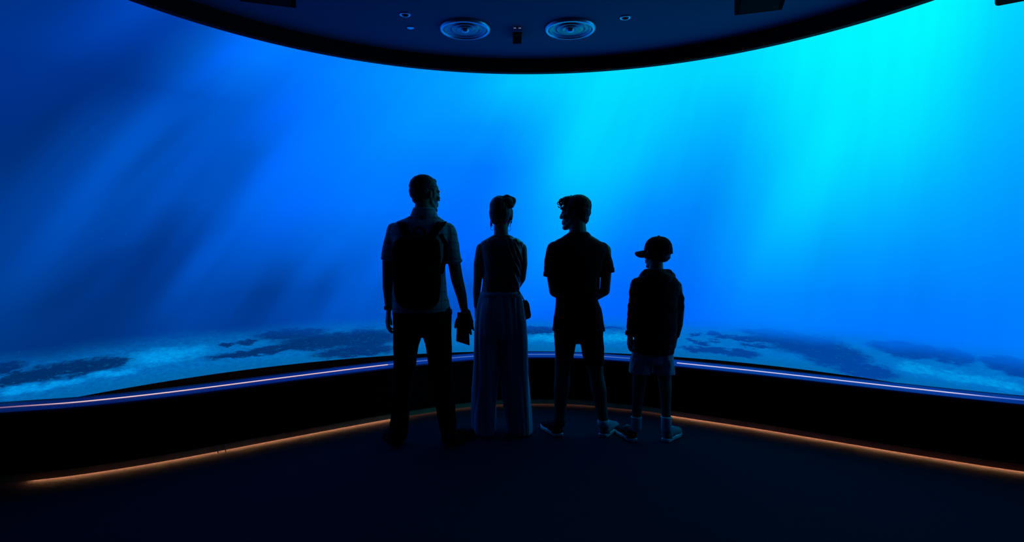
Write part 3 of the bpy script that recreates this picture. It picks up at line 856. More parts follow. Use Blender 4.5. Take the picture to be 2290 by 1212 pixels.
# ================================================================== man with the backpack
A = Figure(3.85, 944, 'tall man from behind with backpack, checked shirt and dark trousers')
R = A.root; at = A.at
HC = at(951, 436, 0.02); HY = math.radians(-46)
bm = bmesh.new()
head(bm, HC, HY, 1.04)
cap(bm, at(946, 450, -0.01), at(946, 492, -0.02), 0.052, 0.064)
loft(bm, A.rings([(492, 905, 988, .12, -.01), (505, 882, 1004, .18), (540, 884, 1000, .21), (600, 886, 992, .21), (660, 886, 996, .20), (720, 884, 1004, .22), (748, 886, 1002, .20)]))
chain(bm, [at(882, 518), at(868, 582, 0.01), at(867.5, 642, 0.03), at(870, 688, 0.07)], [.050, .040, .036, .0265])
chain(bm, [at(1003, 518), at(1015, 584, 0.0), at(1022, 624, 0.02), at(1032, 660, 0.05), at(1038, 692, 0.07)], [.050, .043, .042, .036, .0265])
hand(bm, at(869.5, 694, 0.075), (-0.10, 0.10, -1), (-0.45, 1, 0.1), (1, 0.4, 0), (0.30, 0.38, 0.42, 0.46), 1.02)
hand(bm, at(1041, 694, 0.07), (0.16, 0.02, -1), (-1, -0.05, 0), (0, -1, 0), (0.10, 0.14, 0.18, 0.24), 1.06,
     [at(1031, 702, 0.055), at(1021, 719, 0.035), at(1018.5, 732, 0.03)])
for s, xs in ((-1, ((745, 912), (812, 906), (905, 896), (965, 893))), (1, ((745, 977), (812, 984), (905, 997), (965, 1003)))):
    chain(bm, [at(xs[0][1], 745), at(xs[1][1], 812, -0.02), at(xs[2][1], 905, -0.03), at(xs[3][1], 965, -0.04)], [.075, .058, .045, .038])
solid('body', bm, M_SKIN, R, 0.0045, 4)
eyes(HC, HY, 1.02, R)
bm = bmesh.new()
H = head_frame(HC, HY)
R3 = H.to_3x3()
P = lambda x, y, z: H @ Vector((x, y, z))
ell(bm, P(0, -0.018, 0.058), (0.083, 0.100, 0.081), R3)
ell(bm, P(0, -0.040, 0.022), (0.080, 0.076, 0.074), R3)
ell(bm, P(0, -0.050, -0.024), (0.056, 0.046, 0.046), R3)
ell(bm, P(0.0, 0.034, 0.092), (0.056, 0.044, 0.030), R3)
for s in (-1, 1):
    ell(bm, P(0.076 * s, 0.012, 0.010), (0.010, 0.014, 0.034), R3)
for k in range(26):
    a = random.uniform(0, 6.28); r = random.uniform(0.0, 0.06)
    b = P(r * math.cos(a), r * math.sin(a) - 0.01, 0.128 - r * r * 7)
    cap(bm, b, b + Vector((random.uniform(-.010, .010), random.uniform(-.01, .01), random.uniform(.006, .012))), 0.007, 0.003, 8)
solid('hair', bm, M_HAIR, R, 0.0045, 2, lambda p, n: 0.0025 * noise.noise(p * 70))
# shirt
bm = bmesh.new()
loft(bm, A.rings([(484, 916, 980, .12, -.01), (490, 904, 988, .15), (497, 886, 998, .18), (508, 874, 1007, .21), (524, 872, 1010, .235), (545, 877, 1004, .25), (580, 880, 996, .255), (625, 880, 996, .25),
                  (660, 878.5, 1000, .25), (685, 878, 1006, .265), (697, 878, 1007, .27)]), 56, 2.5)
chain(bm, [at(884, 517), at(876, 545), at(868.5, 573)], [.060, .055, .050])
chain(bm, [at(1001, 517), at(1008, 548), at(1015.5, 581)], [.060, .056, .052])
lathe_pts = A.rings([(466, 925.5, 972, .135, .0), (480, 921, 976, .14, -.005), (490, 915, 981, .145, -.01)])
loft(bm, lathe_pts, 40, 2.2)
sh = solid('shirt', bm, M_SHIRT, R, 0.006, 3, folds(0.006, 10, 7, 3.0))
for sgn, p0, p1 in ((1, at(853, 577, 0), at(886, 583, 0)), (1, at(998, 588, 0), at(1033.5, 583, 0))):
    c = (p0 + p1) / 2
    w = (p1 - p0).length / 2
    bm = bmesh.new()
    rr = []
    for dz, g in ((0.012, 1.0), (-0.004, 1.03), (-0.008, 1.0)):
        rr.append([bm.verts.new(c + Vector((w * g * math.cos(a), w * g * math.sin(a), dz + (p1.z - p0.z) / 2 * math.cos(a)))) for a in [2 * math.pi * i / 32 for i in range(32)]])
    ring_faces(bm, rr)
    obj('sleeve_cuff', bm, M_SHIRT, sh, True)
bm = bmesh.new()
loft(bm, A.rings([(465, 924.5, 973, .142, .0), (468, 923.5, 973.5, .146), (482, 918, 979, .152, -.005), (487, 919, 978, .14, -.005)]), 40, 2.2)
obj('collar', bm, M_SHIRT, sh, True)
# trousers
bm = bmesh.new()
loft(bm, A.rings([(684, 881, 1005, .24), (698, 879, 1010, .25), (720, 879.5, 1009, .265), (738, 880, 1009, .25), (750, 881, 1009, .22)]), 48, 2.6)
loft(bm, A.rings([(735, 880, 945, .21), (748, 880.2, 943.5, .20), (772, 880.5, 936, .185), (813, 880.5, 930, .175), (860, 878, 922.5, .16), (905, 876, 916.5, .15, -.02), (940, 874, 914, .15, -.03), (968, 873, 911, .155, -.03), (984, 873, 908, .155, -.03)]), 36, 2.3)
loft(bm, A.rings([(735, 943, 1009, .21), (748, 945, 1009, .20), (772, 951.5, 1010, .185), (813, 958.5, 1010, .175), (860, 966.5, 1014, .16), (905, 974.5, 1018, .15, -.02), (940, 980, 1019.5, .15, -.03), (968, 986, 1019.5, .155, -.03), (984, 987, 1019, .155, -.03)]), 36, 2.3)
tr = solid('trousers', bm, M_TROUSER, R, 0.006, 3, folds(0.005, 9, 6, 9.0))
bm = bmesh.new()
loft(bm, A.rings([(693, 878.5, 1010.5, .256), (702, 878.5, 1011, .262)]), 48, 2.6)
obj('belt', bm, M_SHOE_D, tr, True)
h1 = at(890, 994, -0.085); h2 = at(1004, 994, -0.085)
shoe(R, h1, math.radians(24), 0.30, 0.108, M_SHOE_D, M_SHOE_D, 0.085)
shoe(R, h2, math.radians(-26), 0.30, 0.108, M_SHOE_D, M_SHOE_D, 0.085)
bm = bmesh.new()
lathe_closed(bm, at(869, 688, 0.068), [(0.027, -0.012), (0.031, -0.010), (0.031, 0.010), (0.027, 0.012)], 32)
w = obj('wristwatch', bm, M_SHOE_D, R, True)
bm = bmesh.new(); ell(bm, at(862.5, 688, 0.065), (0.008, 0.019, 0.019)); obj('watch_case', bm, M_SHOE_D, w, True)

# backpack worn by the man
B = thing('backpack', at(930, 690, -0.19), 'slim black backpack worn on the back of the man in the checked shirt', 'backpack')
bm = bmesh.new()
loft(bm, A.rings([(527, 908, 960, .06, -.15), (531, 893, 974, .09, -.165), (540, 882, 982, .115, -.18), (560, 878, 985, .14, -.19), (620, 880, 986, .165, -.20), (655, 883, 985, .165, -.20), (675, 888, 981, .15, -.195), (686, 897, 972, .11, -.18), (690, 908, 962, .07, -.17)], 0, 0), 48, 3.2)
bag = solid('bag_body', bm, M_PACK, B, 0.006, 3, folds(0.004, 8, 6, 21.0))
bm = bmesh.new()
loft(bm, A.rings([(596, 895, 968, .03, -.285), (604, 889, 974, .05, -.285), (650, 889, 974, .055, -.288), (674, 894, 968, .045, -.278), (680, 901, 962, .02, -.27)]), 40, 3.2)
pk = obj('front_pocket', bm, M_PACK, B, True)
bm = bmesh.new(); tube(bm, [at(895, 606, -.317), at(930, 603, -.322), at(968, 606, -.317)], 0.0025, 8); obj('zip', bm, M_SHOE_D, pk, True)
bm = bmesh.new()
tube(bm, [at(922, 530, -.13), at(926, 514, -.14), at(937, 508, -.145), at(948, 514, -.14), at(952, 530, -.13)], 0.008, 10)
obj('haul_loop', bm, M_PACK, B, True)
nb = Vector((0, -1, 0)); nu = Vector((0, 0, 1))
bm = bmesh.new()
ribbon(bm, [at(962, 532, -.155), at(975, 512, -.135), at(987, 499, -.085), at(989, 497, -.02), at(991, 499, .05), at(992, 515, .125), at(990, 560, .135), at(984, 600, .12)], 0.056, 0.013,
       [nb, (nb + nu * .6), (nb + nu), nu, (nu - nb), (-nb + nu * .3), -nb, -nb])
obj('strap', bm, M_PACK, B, True)
bm = bmesh.new()
ribbon(bm, [at(912, 532, -.155), at(904, 512, -.135), at(899, 501, -.085), at(899, 496.5, -.02), at(897, 499, .05), at(894, 516, .125), at(894, 560, .135), at(898, 600, .12)], 0.056, 0.013,
       [nb, (nb + nu * .6), (nb + nu), nu, (nu - nb), (-nb + nu * .3), -nb, -nb])
obj('strap', bm, M_PACK, B, True)
bm = bmesh.new()
ribbon(bm, [at(985, 524, -.125), at(996, 545, -.125), at(996, 575, -.10), at(986, 612, -.125)], 0.03, 0.008, nb)
obj('lower_strap', bm, M_PACK, B, True)

# notebook held in his right hand
bk = thing('notebook', at(1036, 735, 0.035), 'dark thin notebook held in the right hand of the man', 'book')
def slab(bm, pts, t):
    a = [bm.verts.new(p) for p in pts]
    b = [bm.verts.new(p + Vector((0, t, 0))) for p in pts]
    ring_faces(bm, [a, b])
q = [at(1023, 698.5, .045), at(1047.5, 702, .030), at(1050, 772.5, .010), at(1020, 763, .035)]
bm = bmesh.new(); slab(bm, q, 0.003); obj('front_cover', bm, M_PACK, bk)
bm = bmesh.new(); slab(bm, [p + Vector((0.001 if i in (0, 3) else -0.001, .003, .002 if i in (2, 3) else -.002)) for i, p in enumerate(q)], 0.007); obj('pages', bm, plain('dark_paper_edge', (0.05, 0.045, 0.04)), bk)
bm = bmesh.new(); slab(bm, [p + Vector((0, .010, 0)) for p in q], 0.003); obj('back_cover', bm, M_PACK, bk)

# ================================================================== woman with the bun
A = Figure(4.07, 1124, 'woman from behind with hair bun, dark top and pale wide trousers')
R = A.root; at = A.at
HC = at(1121, 476, 0.02); HY = math.radians(-12)
bm = bmesh.new()
head(bm, HC, HY, 0.97)
cap(bm, at(1119, 490, -.005), at(1121, 530, -.015), 0.045, 0.053)
loft(bm, A.rings([(526, 1102, 1142, .10, -.01), (533, 1090, 1152, .12), (541, 1076, 1168, .14), (552, 1073, 1171, .165), (590, 1079, 1166, .19), (630, 1081, 1162, .18), (656, 1080, 1160, .17), (690, 1074, 1166, .20), (735, 1072, 1168, .20)]))
chain(bm, [at(1077, 556), at(1069.5, 590, -.01), at(1068.5, 622, 0.0), at(1066, 655, 0.03), at(1066, 684, .06)], [.040, .033, .031, .027, .0215])
hand(bm, at(1066, 687, .065), (0, .10, -1), (-.3, 1, 0), (1, .3, 0), (.3, .35, .4, .45), .9)
chain(bm, [at(1166, 556), at(1169.5, 590, -.01), at(1166, 622, .0), at(1156, 640, .12), at(1146, 650, .20)], [.040, .033, .031, .026, .0215])
hand(bm, at(1144, 651, .205), (-1, .35, -.15), (0, .2, 1), (0, -1, 0), (.4, .45, .5, .55), .9)
for xs in ((1096, 1094, 1092, 1090), (1148, 1150, 1153, 1155)):
    chain(bm, [at(xs[0], 750), at(xs[1], 830, -.01), at(xs[2], 900, -.02), at(xs[3], 955, -.02)], [.078, .058, .045, .035])
solid('body', bm, M_SKIN, R, 0.0045, 4)
eyes(HC, HY, 0.97, R)
H = head_frame(HC, HY); R3 = H.to_3x3(); P = lambda x, y, z: H @ Vector((x, y, z))
bm = bmesh.new()
ell(bm, P(0, -0.018, 0.042), (0.080, 0.100, 0.082), R3)
ell(bm, P(0, -0.035, 0.0), (0.080, 0.078, 0.075), R3)
ell(bm, P(-0.002, -0.050, -0.045), (0.066, 0.050, 0.052), R3)
ell(bm, P(0, 0.045, 0.085), (0.055, 0.045, 0.030), R3)
for s in (-1, 1): ell(bm, P(0.074 * s, 0.0, -0.010), (0.013, 0.026, 0.045), R3)
hair = solid('hair', bm, M_HAIR2, R, 0.0045, 3, lambda p, n: 0.003 * noise.noise(Vector((p.x * 80, p.y * 80, p.z * 22))))
bm = bmesh.new()
bc = at(1134, 451, -.035)
ell(bm, bc, (.048, .045, .036))
cap(bm, at(1124, 446, -.03), at(1134, 441, -.035), .025, .020)
cap(bm, at(1134, 441, -.035), at(1147, 447, -.03), .020, .021)
cap(bm, at(1147, 449, -.03), at(1144, 459, -.04), .023, .020)
cap(bm, at(1143, 460, -.05), at(1125, 456, -.06), .020, .022)
solid('hair_bun', bm, M_HAIR2, hair, 0.004, 2, lambda p, n: 0.0035 * noise.noise(p * 55))
for x0, y0, x1, y1 in ((1098, 488, 1097.3, 513), (1101, 492, 1099.5, 510), (1099.5, 498, 1098, 507), (1143, 495, 1141.5, 507), (1145, 488, 1144.5, 500), (1119, 508, 1117, 520), (1113, 508, 1111, 518)):
    bm = bmesh.new()
    tube(bm, [at(x0, y0, -.02), at((x0 + x1) / 2 - .6, (y0 + y1) / 2, -.02), at(x1, y1, -.02)], [.004, .003, .001], 8)
    obj('loose_strand', bm, M_HAIR2, hair, True)
for cx, cy, dy in ((1138.8, 511, 0.0), (1100.5, 509, 0.0)):
    bm = bmesh.new()
    c = at(cx, cy, dy)
    tube(bm, [c + Vector((.0145 * math.sin(a) * .75, .0145 * math.sin(a) * .6, .019 * math.cos(a))) for a in [2 * math.pi * k / 28 for k in range(29)]], .0014, 8)
    obj('hoop_earring', bm, M_GOLD, R, True)
# top: draped sleeveless, with a sheen
bm = bmesh.new()
loft(bm, A.rings([(530, 1104, 1142, .12, -.01), (534, 1092, 1158, .14), (542, 1078, 1170, .16), (553, 1074.5, 1173, .185), (580, 1078, 1170, .21), (610, 1080, 1167, .21), (640, 1079, 1164, .205), (654, 1077.5, 1162.5, .20), (662, 1077, 1163, .205)]), 56, 2.4)
def drape(p, n):
    u = p.x * 0.9 + p.z * 0.38
    k = noise.noise(Vector((u * 34, p.y * 6, p.z * 2.2)))
    k2 = noise.noise(Vector((u * 70 + 4, p.y * 8, p.z * 4)))
    side = max(0.25, min(1.0, (p.x + 0.16) / 0.16))   # the cloth is gathered towards her right hip
    return side * (0.014 * (abs(k) * 1.6 - 0.35) + 0.004 * k2)
top = solid('top', bm, M_SATIN, R, 0.005, 2, drape)
# trousers: wide, pale, hanging in long folds
bm = bmesh.new()
loft(bm, A.rings([(652, 1076.5, 1163, .20), (665, 1073, 1166, .215), (696, 1067, 1170.5, .235), (721, 1063.5, 1174.5, .245), (745, 1062, 1176.5, .24), (758, 1062, 1178, .22)]), 56, 2.4)
loft(bm, A.rings([(738, 1062, 1118, .20), (760, 1062, 1116.5, .205), (802, 1062, 1115, .21), (870, 1058, 1112.5, .22), (917, 1057, 1110.5, .24), (950, 1058, 1110, .25), (966, 1059, 1109, .25)]), 48, 2.4)
loft(bm, A.rings([(738, 1116, 1176, .20), (760, 1117.5, 1178, .205), (802, 1118.5, 1180, .21), (870, 1123.5, 1184.5, .22), (917, 1128, 1188.5, .24), (950, 1132, 1190, .25), (966, 1133, 1190.5, .25)]), 48, 2.4)
def hang(p, n):
    k = noise.noise(Vector((p.x * 15 + p.z * 0.6, p.y * 14, p.z * 1.1)))
    k2 = noise.noise(Vector((p.x * 40, p.y * 30, p.z * 2.2)))
    return 0.016 * (abs(k) * 1.6 - 0.42) + 0.003 * k2
tr = solid('trousers', bm, M_LINEN, R, 0.006, 2, hang)
bm = bmesh.new(); loft(bm, A.rings([(652, 1076, 1163.5, .212), (662, 1073.5, 1166, .220)]), 56, 2.4)
obj('waistband', bm, M_LINEN, tr, True)
shoe(R, at(1087, 970, -.09), math.radians(8), .25, .09, M_SHOE_D, M_SHOE_D, .06, False)
shoe(R, at(1160, 970, -.09), math.radians(-8), .25, .09, M_SHOE_D, M_SHOE_D, .06, False)
# shoulder bag
hb = thing('handbag', at(1176, 716, .10), 'small dark handbag on a thin strap at right hip of the woman', 'handbag')
bm = bmesh.new()
def hexa(bm, q, y0, y1):
    a = [bm.verts.new(p) for p in q]
    b = [bm.verts.new(p + Vector((0.0, y1 - y0, 0))) for p in q]
    ring_faces(bm, [a, b])
hexa(bm, [at(1167, 674, .02), at(1179, 673.5, .02), at(1183, 680, .02), at(1187.8, 704, .02), at(1186.5, 711, .02), at(1174.5, 716, .02), at(1171, 700, .02)], .02, .14)
bmesh.ops.bevel(bm, geom=bm.edges[:], offset=.006, segments=3, profile=.5, affect='EDGES')
obj('bag_body', bm, M_SHOE_D, hb, True)
bm = bmesh.new()
hexa(bm, [at(1167.5, 673.3, .013), at(1179, 672.8, .013), at(1183.5, 680, .013), at(1185.5, 692, .013), at(1171, 695, .013)], .013, .02)
fl = obj('flap', bm, M_SHOE_D, hb)
bm = bmesh.new(); ell(bm, at(1178.5, 680.5, .010), (.004, .003, .004)); obj('clasp', bm, M_METAL, fl, True)
bm = bmesh.new()
tube(bm, [at(1093, 541, .02), at(1098, 545, -.075), at(1110, 570, -.108), at(1128, 600, -.118), at(1144, 628, -.116), at(1158, 650, -.09), at(1166, 660, -.02), at(1173, 673.5, .03)], .0042, 10)
obj('strap', bm, M_SHOE_D, hb, True)

# ================================================================== teenager
A = Figure(4.0, 1296, 'teenage boy from behind turning his head left, dark t-shirt and shorts')
R = A.root; at = A.at
HC = at(1286, 478, 0.02); HY = math.radians(68)
bm = bmesh.new()
head(bm, HC, HY, 1.0)
cap(bm, at(1291, 494, 0.0), at(1293, 532, -.01), .056, .064)
loft(bm, A.rings([(524, 1268, 1318, .11, -.01), (536, 1250, 1338, .13), (548, 1236, 1352, .15), (590, 1240, 1346, .19), (650, 1246, 1334, .185), (700, 1244, 1340, .20), (755, 1243, 1342, .20)]))
chain(bm, [at(1236, 560), at(1234.5, 612, -.01), at(1240, 652, .0), at(1256, 662, .14), at(1270, 664, .22)], [.046, .040, .037, .032, .026])
hand(bm, at(1272, 664, .225), (1, .2, -.1), (0, .3, 1), (0, -1, 0), (.35, .4, .45, .5))
chain(bm, [at(1352, 560), at(1355.5, 612, -.01), at(1352.5, 650, .0), at(1334, 662, .14), at(1318, 664, .22)], [.046, .037, .036, .031, .026])
hand(bm, at(1316, 664, .225), (-1, .2, -.1), (0, .3, 1), (0, -1, 0), (.35, .4, .45, .5))
chain(bm, [at(1266, 745), at(1261, 800, -.005), at(1257.5, 838, .0), at(1256, 868, -.02), at(1253.5, 902, -.02), at(1250.5, 944, -.03)], [.078, .062, .052, .056, .044, .036])
chain(bm, [at(1322, 745), at(1328, 800, -.005), at(1333.5, 838, .0), at(1339, 872, -.02), at(1344, 905, -.02), at(1349.5, 944, -.03)], [.078, .062, .050, .054, .043, .035])
solid('body', bm, M_SKIN, R, 0.0045, 4)
eyes(HC, HY, 1.0, R)
H = head_frame(HC, HY); R3 = H.to_3x3(); P = lambda x, y, z: H @ Vector((x, y, z))
bm = bmesh.new()
ell(bm, P(0, -0.022, 0.058), (0.082, 0.098, 0.078), R3)
ell(bm, P(0, -0.045, 0.020), (0.078, 0.070, 0.072), R3)
ell(bm, P(0, -0.055, -0.030), (0.058, 0.046, 0.050), R3)
ell(bm, P(0, 0.042, 0.092), (0.062, 0.060, 0.036), R3)
for s in (-1, 1): ell(bm, P(0.074 * s, 0.022, 0.012), (0.012, 0.018, 0.040), R3)
for k in range(34):
    a = random.uniform(-1.2, 1.2)
    y = random.uniform(0.0, 0.10); x = random.uniform(-.06, .06)
    b = P(x, y, 0.108 + random.uniform(-.01, .012) - max(0, y - .05) * .5)
    cap(bm, b, b + Vector((random.uniform(-.014, .008), random.uniform(-.01, .01), random.uniform(-.002, .012))), .011, .007, 8)
for (x, y, rr) in ((1251, 452, 3.4), (1254.5, 458, 3.6), (1259, 448, 4), (1265, 446, 4.2), (1275.5, 444, 4.0), (1280, 443, 4), (1256, 466, 3.6), (1262, 454, 5), (1270, 449, 5)):
    ell(bm, at(x, y, .01 + random.uniform(-.02, .02)), (rr * 4 / F,) * 3, None, 2)
hair = solid('hair', bm, M_HAIR, R, 0.004, 2, lambda p, n: 0.003 * noise.noise(p * 60))
for (x, y, rr, a0) in ((1249.5, 454.5, 3.0, 0.5), (1253.5, 448.5, 2.8, 1.5), (1277, 441.5, 2.6, 1.0), (1251, 461.5, 2.4, 2.8)):
    c = at(x, y, .02)
    bm = bmesh.new()
    tube(bm, [c + Vector((rr * 4 / F * math.cos(a0 + k * .5), .001 * k, rr * 4 / F * math.sin(a0 + k * .5))) for k in range(11)], [.0035] * 9 + [.0025, .001], 8)
    obj('curl', bm, M_HAIR, hair, True)
# t-shirt
bm = bmesh.new()
loft(bm, A.rings([(519, 1273, 1314, .12, -.005), (522, 1270, 1317, .13, -.01), (527, 1262, 1321, .15), (536, 1246, 1336, .17), (546, 1232, 1351, .19), (560, 1226, 1359, .21), (585, 1232, 1352, .225), (620, 1240, 1340.5, .225), (650, 1243, 1339.5, .22), (670, 1242.5, 1336.5, .22), (690, 1240.5, 1344.5, .225), (715, 1238, 1348, .235), (738, 1236.5, 1351.5, .24)]), 56, 2.5)
chain(bm, [at(1240, 558), at(1234, 585), at(1231.5, 608)], [.056, .053, .0505])
chain(bm, [at(1346, 558), at(1352, 582), at(1357, 598)], [.056, .052, .050])
ts = solid('t_shirt', bm, M_NAVY, R, 0.006, 2, folds(0.006, 10, 5, 31.0))
for p0, p1 in ((at(1215, 617), at(1248, 623)), (at(1341, 613), at(1374, 607.5))):
    c = (p0 + p1) / 2; w = (p1 - p0).length / 2
    bm = bmesh.new()
    rr = []
    for dz, g in ((0.030, .96), (0.003, 1.0), (-0.002, .99)):
        rr.append([bm.verts.new(c + Vector((w * g * math.cos(a), w * g * math.sin(a), dz + (p1.z - p0.z) / 2 * math.cos(a)))) for a in [2 * math.pi * i / 32 for i in range(32)]])
    ring_faces(bm, rr)
    obj('sleeve_hem', bm, M_NAVY, ts, True)
bm = bmesh.new(); loft(bm, A.rings([(732, 1236, 1352, .246), (738.5, 1235.5, 1352.5, .248)]), 56, 2.5)
obj('hem', bm, M_NAVY, ts, True)
# shorts
bm = bmesh.new()
loft(bm, A.rings([(725, 1240, 1347, .22), (745, 1239, 1349, .235), (757, 1240, 1349, .22), (765, 1240, 1349.5, .2)]), 48, 2.5)
loft(bm, A.rings([(745, 1239, 1294, .19), (772, 1240.5, 1286.5, .18), (800, 1242, 1282, .17), (810, 1242.5, 1281.5, .172)]), 40, 2.3)
loft(bm, A.rings([(745, 1292, 1349, .19), (772, 1298.5, 1350, .18), (800, 1304.5, 1350.5, .175), (815, 1307, 1351.5, .175)]), 40, 2.3)
solid('shorts', bm, M_BLK_CLOTH, R, 0.006, 2, folds(0.005, 12, 9, 41.0))
shoe(R, at(1252, 980, -.04), math.radians(20), .28, .105, M_SHOE_D, M_RUBBER, .085)
shoe(R, at(1347, 982, -.045), math.radians(-28), .28, .105, M_SHOE_G, M_RUBBER, .085)
bm = bmesh.new(); lathe_closed(bm, at(1349, 943, -.03), [(.034, -.03), (.040, -.028), (.040, .012), (.034, .014)], 28); obj('sock', bm, M_SOCK, R, True)
bm = bmesh.new(); lathe_closed(bm, at(1250.5, 943, -.03), [(.034, -.03), (.040, -.028), (.040, .010), (.034, .012)], 28); obj('sock', bm, M_SHOE_D, R, True)

# ================================================================== boy with the cap
A = Figure(3.9, 1466, 'young boy from behind in baseball cap, dark hooded top and pale shorts')
R = A.root; at = A.at
HC = at(1470, 566, 0.02); HY = math.radians(46)
bm = bmesh.new()
head(bm, HC, HY, 0.93)
cap(bm, at(1468, 585, 0.0), at(1467, 618, -.01), .044, .052)
loft(bm, A.rings([(612, 1444, 1492, .10, -.01), (626, 1426, 1510, .13), (640, 1420, 1514, .15), (680, 1424, 1510, .17), (740, 1424, 1508, .17), (815, 1422, 1498, .17)]))
chain(bm, [at(1422, 638), at(1417, 690, -.01), at(1412, 725, .01), at(1409, 748, .04)], [.040, .033, .029, .022])
hand(bm, at(1409, 748, .045), (.05, .12, -1), (-.4, 1, 0), (1, .3, 0), (.3, .36, .4, .45), .85)
chain(bm, [at(1512, 640), at(1520, 690, -.01), at(1518, 725, .01), at(1513, 750, .04)], [.040, .032, .028, .022])
hand(bm, at(1512, 752, .045), (-.12, .12, -1), (.4, 1, 0), (-1, .3, 0), (.25, .3, .36, .4), .85)
chain(bm, [at(1434, 795), at(1431.5, 835, .0), at(1429, 865, -.015), at(1425.5, 900, -.02), at(1423, 945, -.03)], [.064, .050, .045, .036, .030])
chain(bm, [at(1484, 795), at(1485.5, 838, .0), at(1488, 868, -.015), at(1489, 905, -.02), at(1490, 948, -.03)], [.062, .048, .042, .034, .029])
solid('body', bm, M_SKIN, R, 0.0045, 4)
eyes(HC, HY, .93, R)
H = head_frame(HC, HY); R3 = H.to_3x3(); P = lambda x, y, z: H @ Vector((x, y, z))
bm = bmesh.new()
ell(bm, P(0, -.026, .012), (.074, .074, .058), R3)
ell(bm, P(0, -.040, -.020), (.062, .052, .043), R3)
for s in (-1, 1): ell(bm, P(.070 * s, .018, -.004), (.014, .026, .036), R3)
for (x0, y0, x1, y1) in ((1446, 568, 1440.5, 574), (1447, 572, 1441.5, 579), (1449, 565, 1442.5, 569), (1494, 566, 1498, 571), (1450, 576, 1445, 583), (1492, 572, 1495, 579)):
    cap(bm, at(x0, y0, .0), at(x1, y1, -.01), .008, .003, 8)
solid('hair', bm, M_HAIR2, R, 0.004, 2, lambda p, n: 0.003 * noise.noise(p * 70))
# cap: crown, brim, button
CP = Matrix.Translation(HC) @ Matrix.Rotation(HY, 4, 'Z')
Q = lambda x, y, z: CP @ Vector((x, y, z))
bm = bmesh.new()
rings = []
for a in (0, 12, 26, 40, 54, 68, 80, 88):
    a = math.radians(a)
    cz, rr = math.sin(a) ** 1.0, math.cos(a) ** 0.75
    rings.append([bm.verts.new(Q(.086 * rr * math.cos(b), .100 * rr * math.sin(b) - .008, .018 + .098 * cz)) for b in [2 * math.pi * i / 48 for i in range(48)]])
ring_faces(bm, rings)
# slightly lower at the back
for v in bm.verts:
    l = CP.inverted() @ v.co
    if l.z < .06: v.co.z -= (.06 - l.z) * .55 * max(0, (.03 - l.y) / .14)
cpo = obj('baseball_cap', bm, M_BLK_CLOTH, R, True)
bm = bmesh.new()
top_, bot_ = [], []
n = 20
for i in range(n + 1):
    a = math.pi * i / n
    inner = (.083 * math.cos(a), .078 * math.sin(a), .024 - .020 * math.cos(a) ** 2)
    outer = (.080 * math.cos(a), .078 + .088 * math.sin(a) ** .8 - .02 * (1 - math.sin(a)), .014 - .004 * math.sin(a) - .042 * math.cos(a) ** 2)
    top_.append((inner, outer))
rr = []
for inner, outer in top_:
    rr.append([bm.verts.new(Q(*inner)), bm.verts.new(Q(*outer)), bm.verts.new(Q(outer[0], outer[1], outer[2] - .005)), bm.verts.new(Q(inner[0], inner[1], inner[2] - .008))])
ring_faces(bm, rr)
obj('brim', bm, M_BLK_CLOTH, cpo, True)
bm = bmesh.new(); ell(bm, Q(0, -.01, .117), (.009, .009, .005)); obj('button', bm, M_BLK_CLOTH, cpo, True)
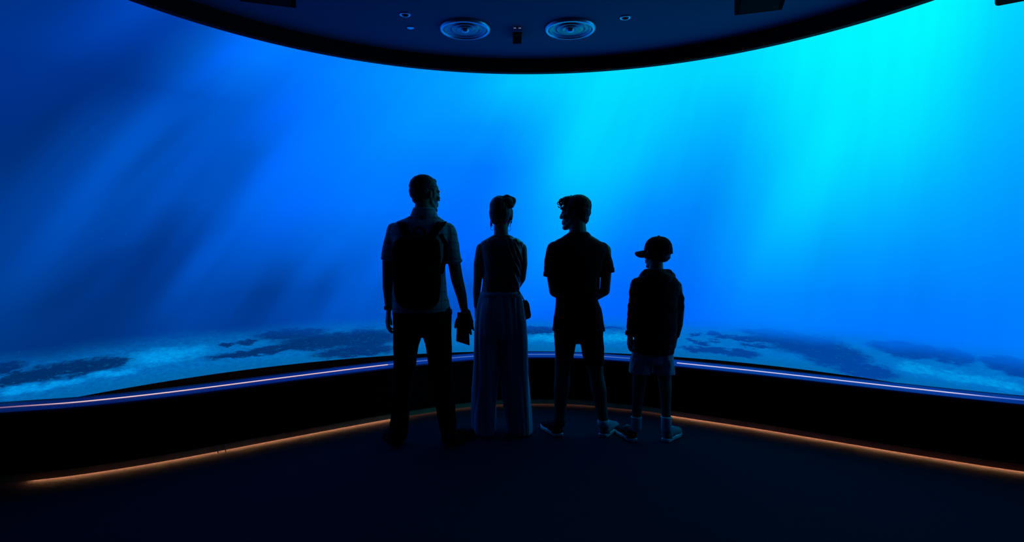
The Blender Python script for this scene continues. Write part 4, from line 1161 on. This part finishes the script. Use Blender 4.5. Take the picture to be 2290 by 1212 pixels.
# hooded top
bm = bmesh.new()
loft(bm, A.rings([(606, 1449, 1490, .13, -.01), (612, 1440, 1499, .16, -.01), (620, 1427, 1509, .17), (630, 1419, 1517, .18), (645, 1415, 1520, .195), (680, 1420, 1514, .21), (720, 1421, 1513, .21), (760, 1418, 1510, .215), (782, 1414, 1506, .22), (789, 1414, 1505, .215)]), 56, 2.5)
chain(bm, [at(1424, 636), at(1420, 660, -.01), at(1416, 690, -.01), at(1413, 718, .01), at(1410.5, 745, .035)], [.046, .040, .038, .034, .029])
chain(bm, [at(1509, 640), at(1516, 665, -.01), at(1517.5, 690, -.01), at(1516.5, 718, .01), at(1511.5, 748, .035)], [.046, .040, .037, .032, .027])
def rumple(p, n):
    side = 1.0 if (p.x < 0.86 or p.x > 1.12) else 0.45
    return side * 0.008 * noise.noise(Vector((p.x * 14, p.y * 14, p.z * 34))) + 0.003 * noise.noise(p * 22)
hd = solid('hoodie', bm, M_NAVY, R, 0.005, 2, rumple)
bm = bmesh.new()
ell(bm, at(1472, 622, -.075), (.098, .055, .050))
cap(bm, at(1446, 612, -.03), at(1438, 620, .03), .032, .030)
cap(bm, at(1493, 612, -.03), at(1501, 618, .03), .032, .030)
cap(bm, at(1446, 612, -.04), at(1470, 612, -.085), .034, .034)
cap(bm, at(1493, 612, -.04), at(1470, 612, -.085), .034, .034)
solid('hood', bm, M_NAVY, hd, 0.005, 3, folds(.006, 12, 12, 51.0))
# shorts
bm = bmesh.new()
loft(bm, A.rings([(775, 1416, 1502, .19), (795, 1412.5, 1504, .20), (808, 1411, 1505, .19), (814, 1411, 1505.5, .17)]), 48, 2.4)
loft(bm, A.rings([(800, 1411.5, 1458, .18), (815, 1409.5, 1456.5, .18), (833, 1407.5, 1455, .185)]), 40, 2.3)
loft(bm, A.rings([(800, 1457, 1504, .18), (815, 1460, 1506, .18), (835, 1461, 1508, .185)]), 40, 2.3)
solid('shorts', bm, M_SHORTS_P, R, 0.005, 2, folds(.007, 16, 6, 61.0))
for hx, hy, yaw, sx in ((1418, 988, 14, 1423), (1487, 987, -36, 1490)):
    shoe(R, at(hx, hy, -.045), math.radians(yaw), .255, .095, M_SHOE_G if hx > 1450 else M_SHOE_D, M_RUBBER, .08)
    bm = bmesh.new()
    lathe_closed(bm, at(sx, 952, -.03), [(.030, -.035), (.0345, -.03), (.0345, .048), (.036, .052), (.036, .062), (.030, .064)], 32)
    obj('sock', bm, M_SOCK, R, True)
bm = bmesh.new(); lathe_closed(bm, at(1408.5, 745, .038), [(.026, -.011), (.032, -.010), (.032, .010), (.026, .011)], 28)
w = obj('wristband', bm, M_SHOE_D, R, True)
bm = bmesh.new(); add_box(bm, at(1401.5, 744, .035), (.010, .03, .034), 0, .003); obj('watch_case', bm, M_SHOE_D, w)
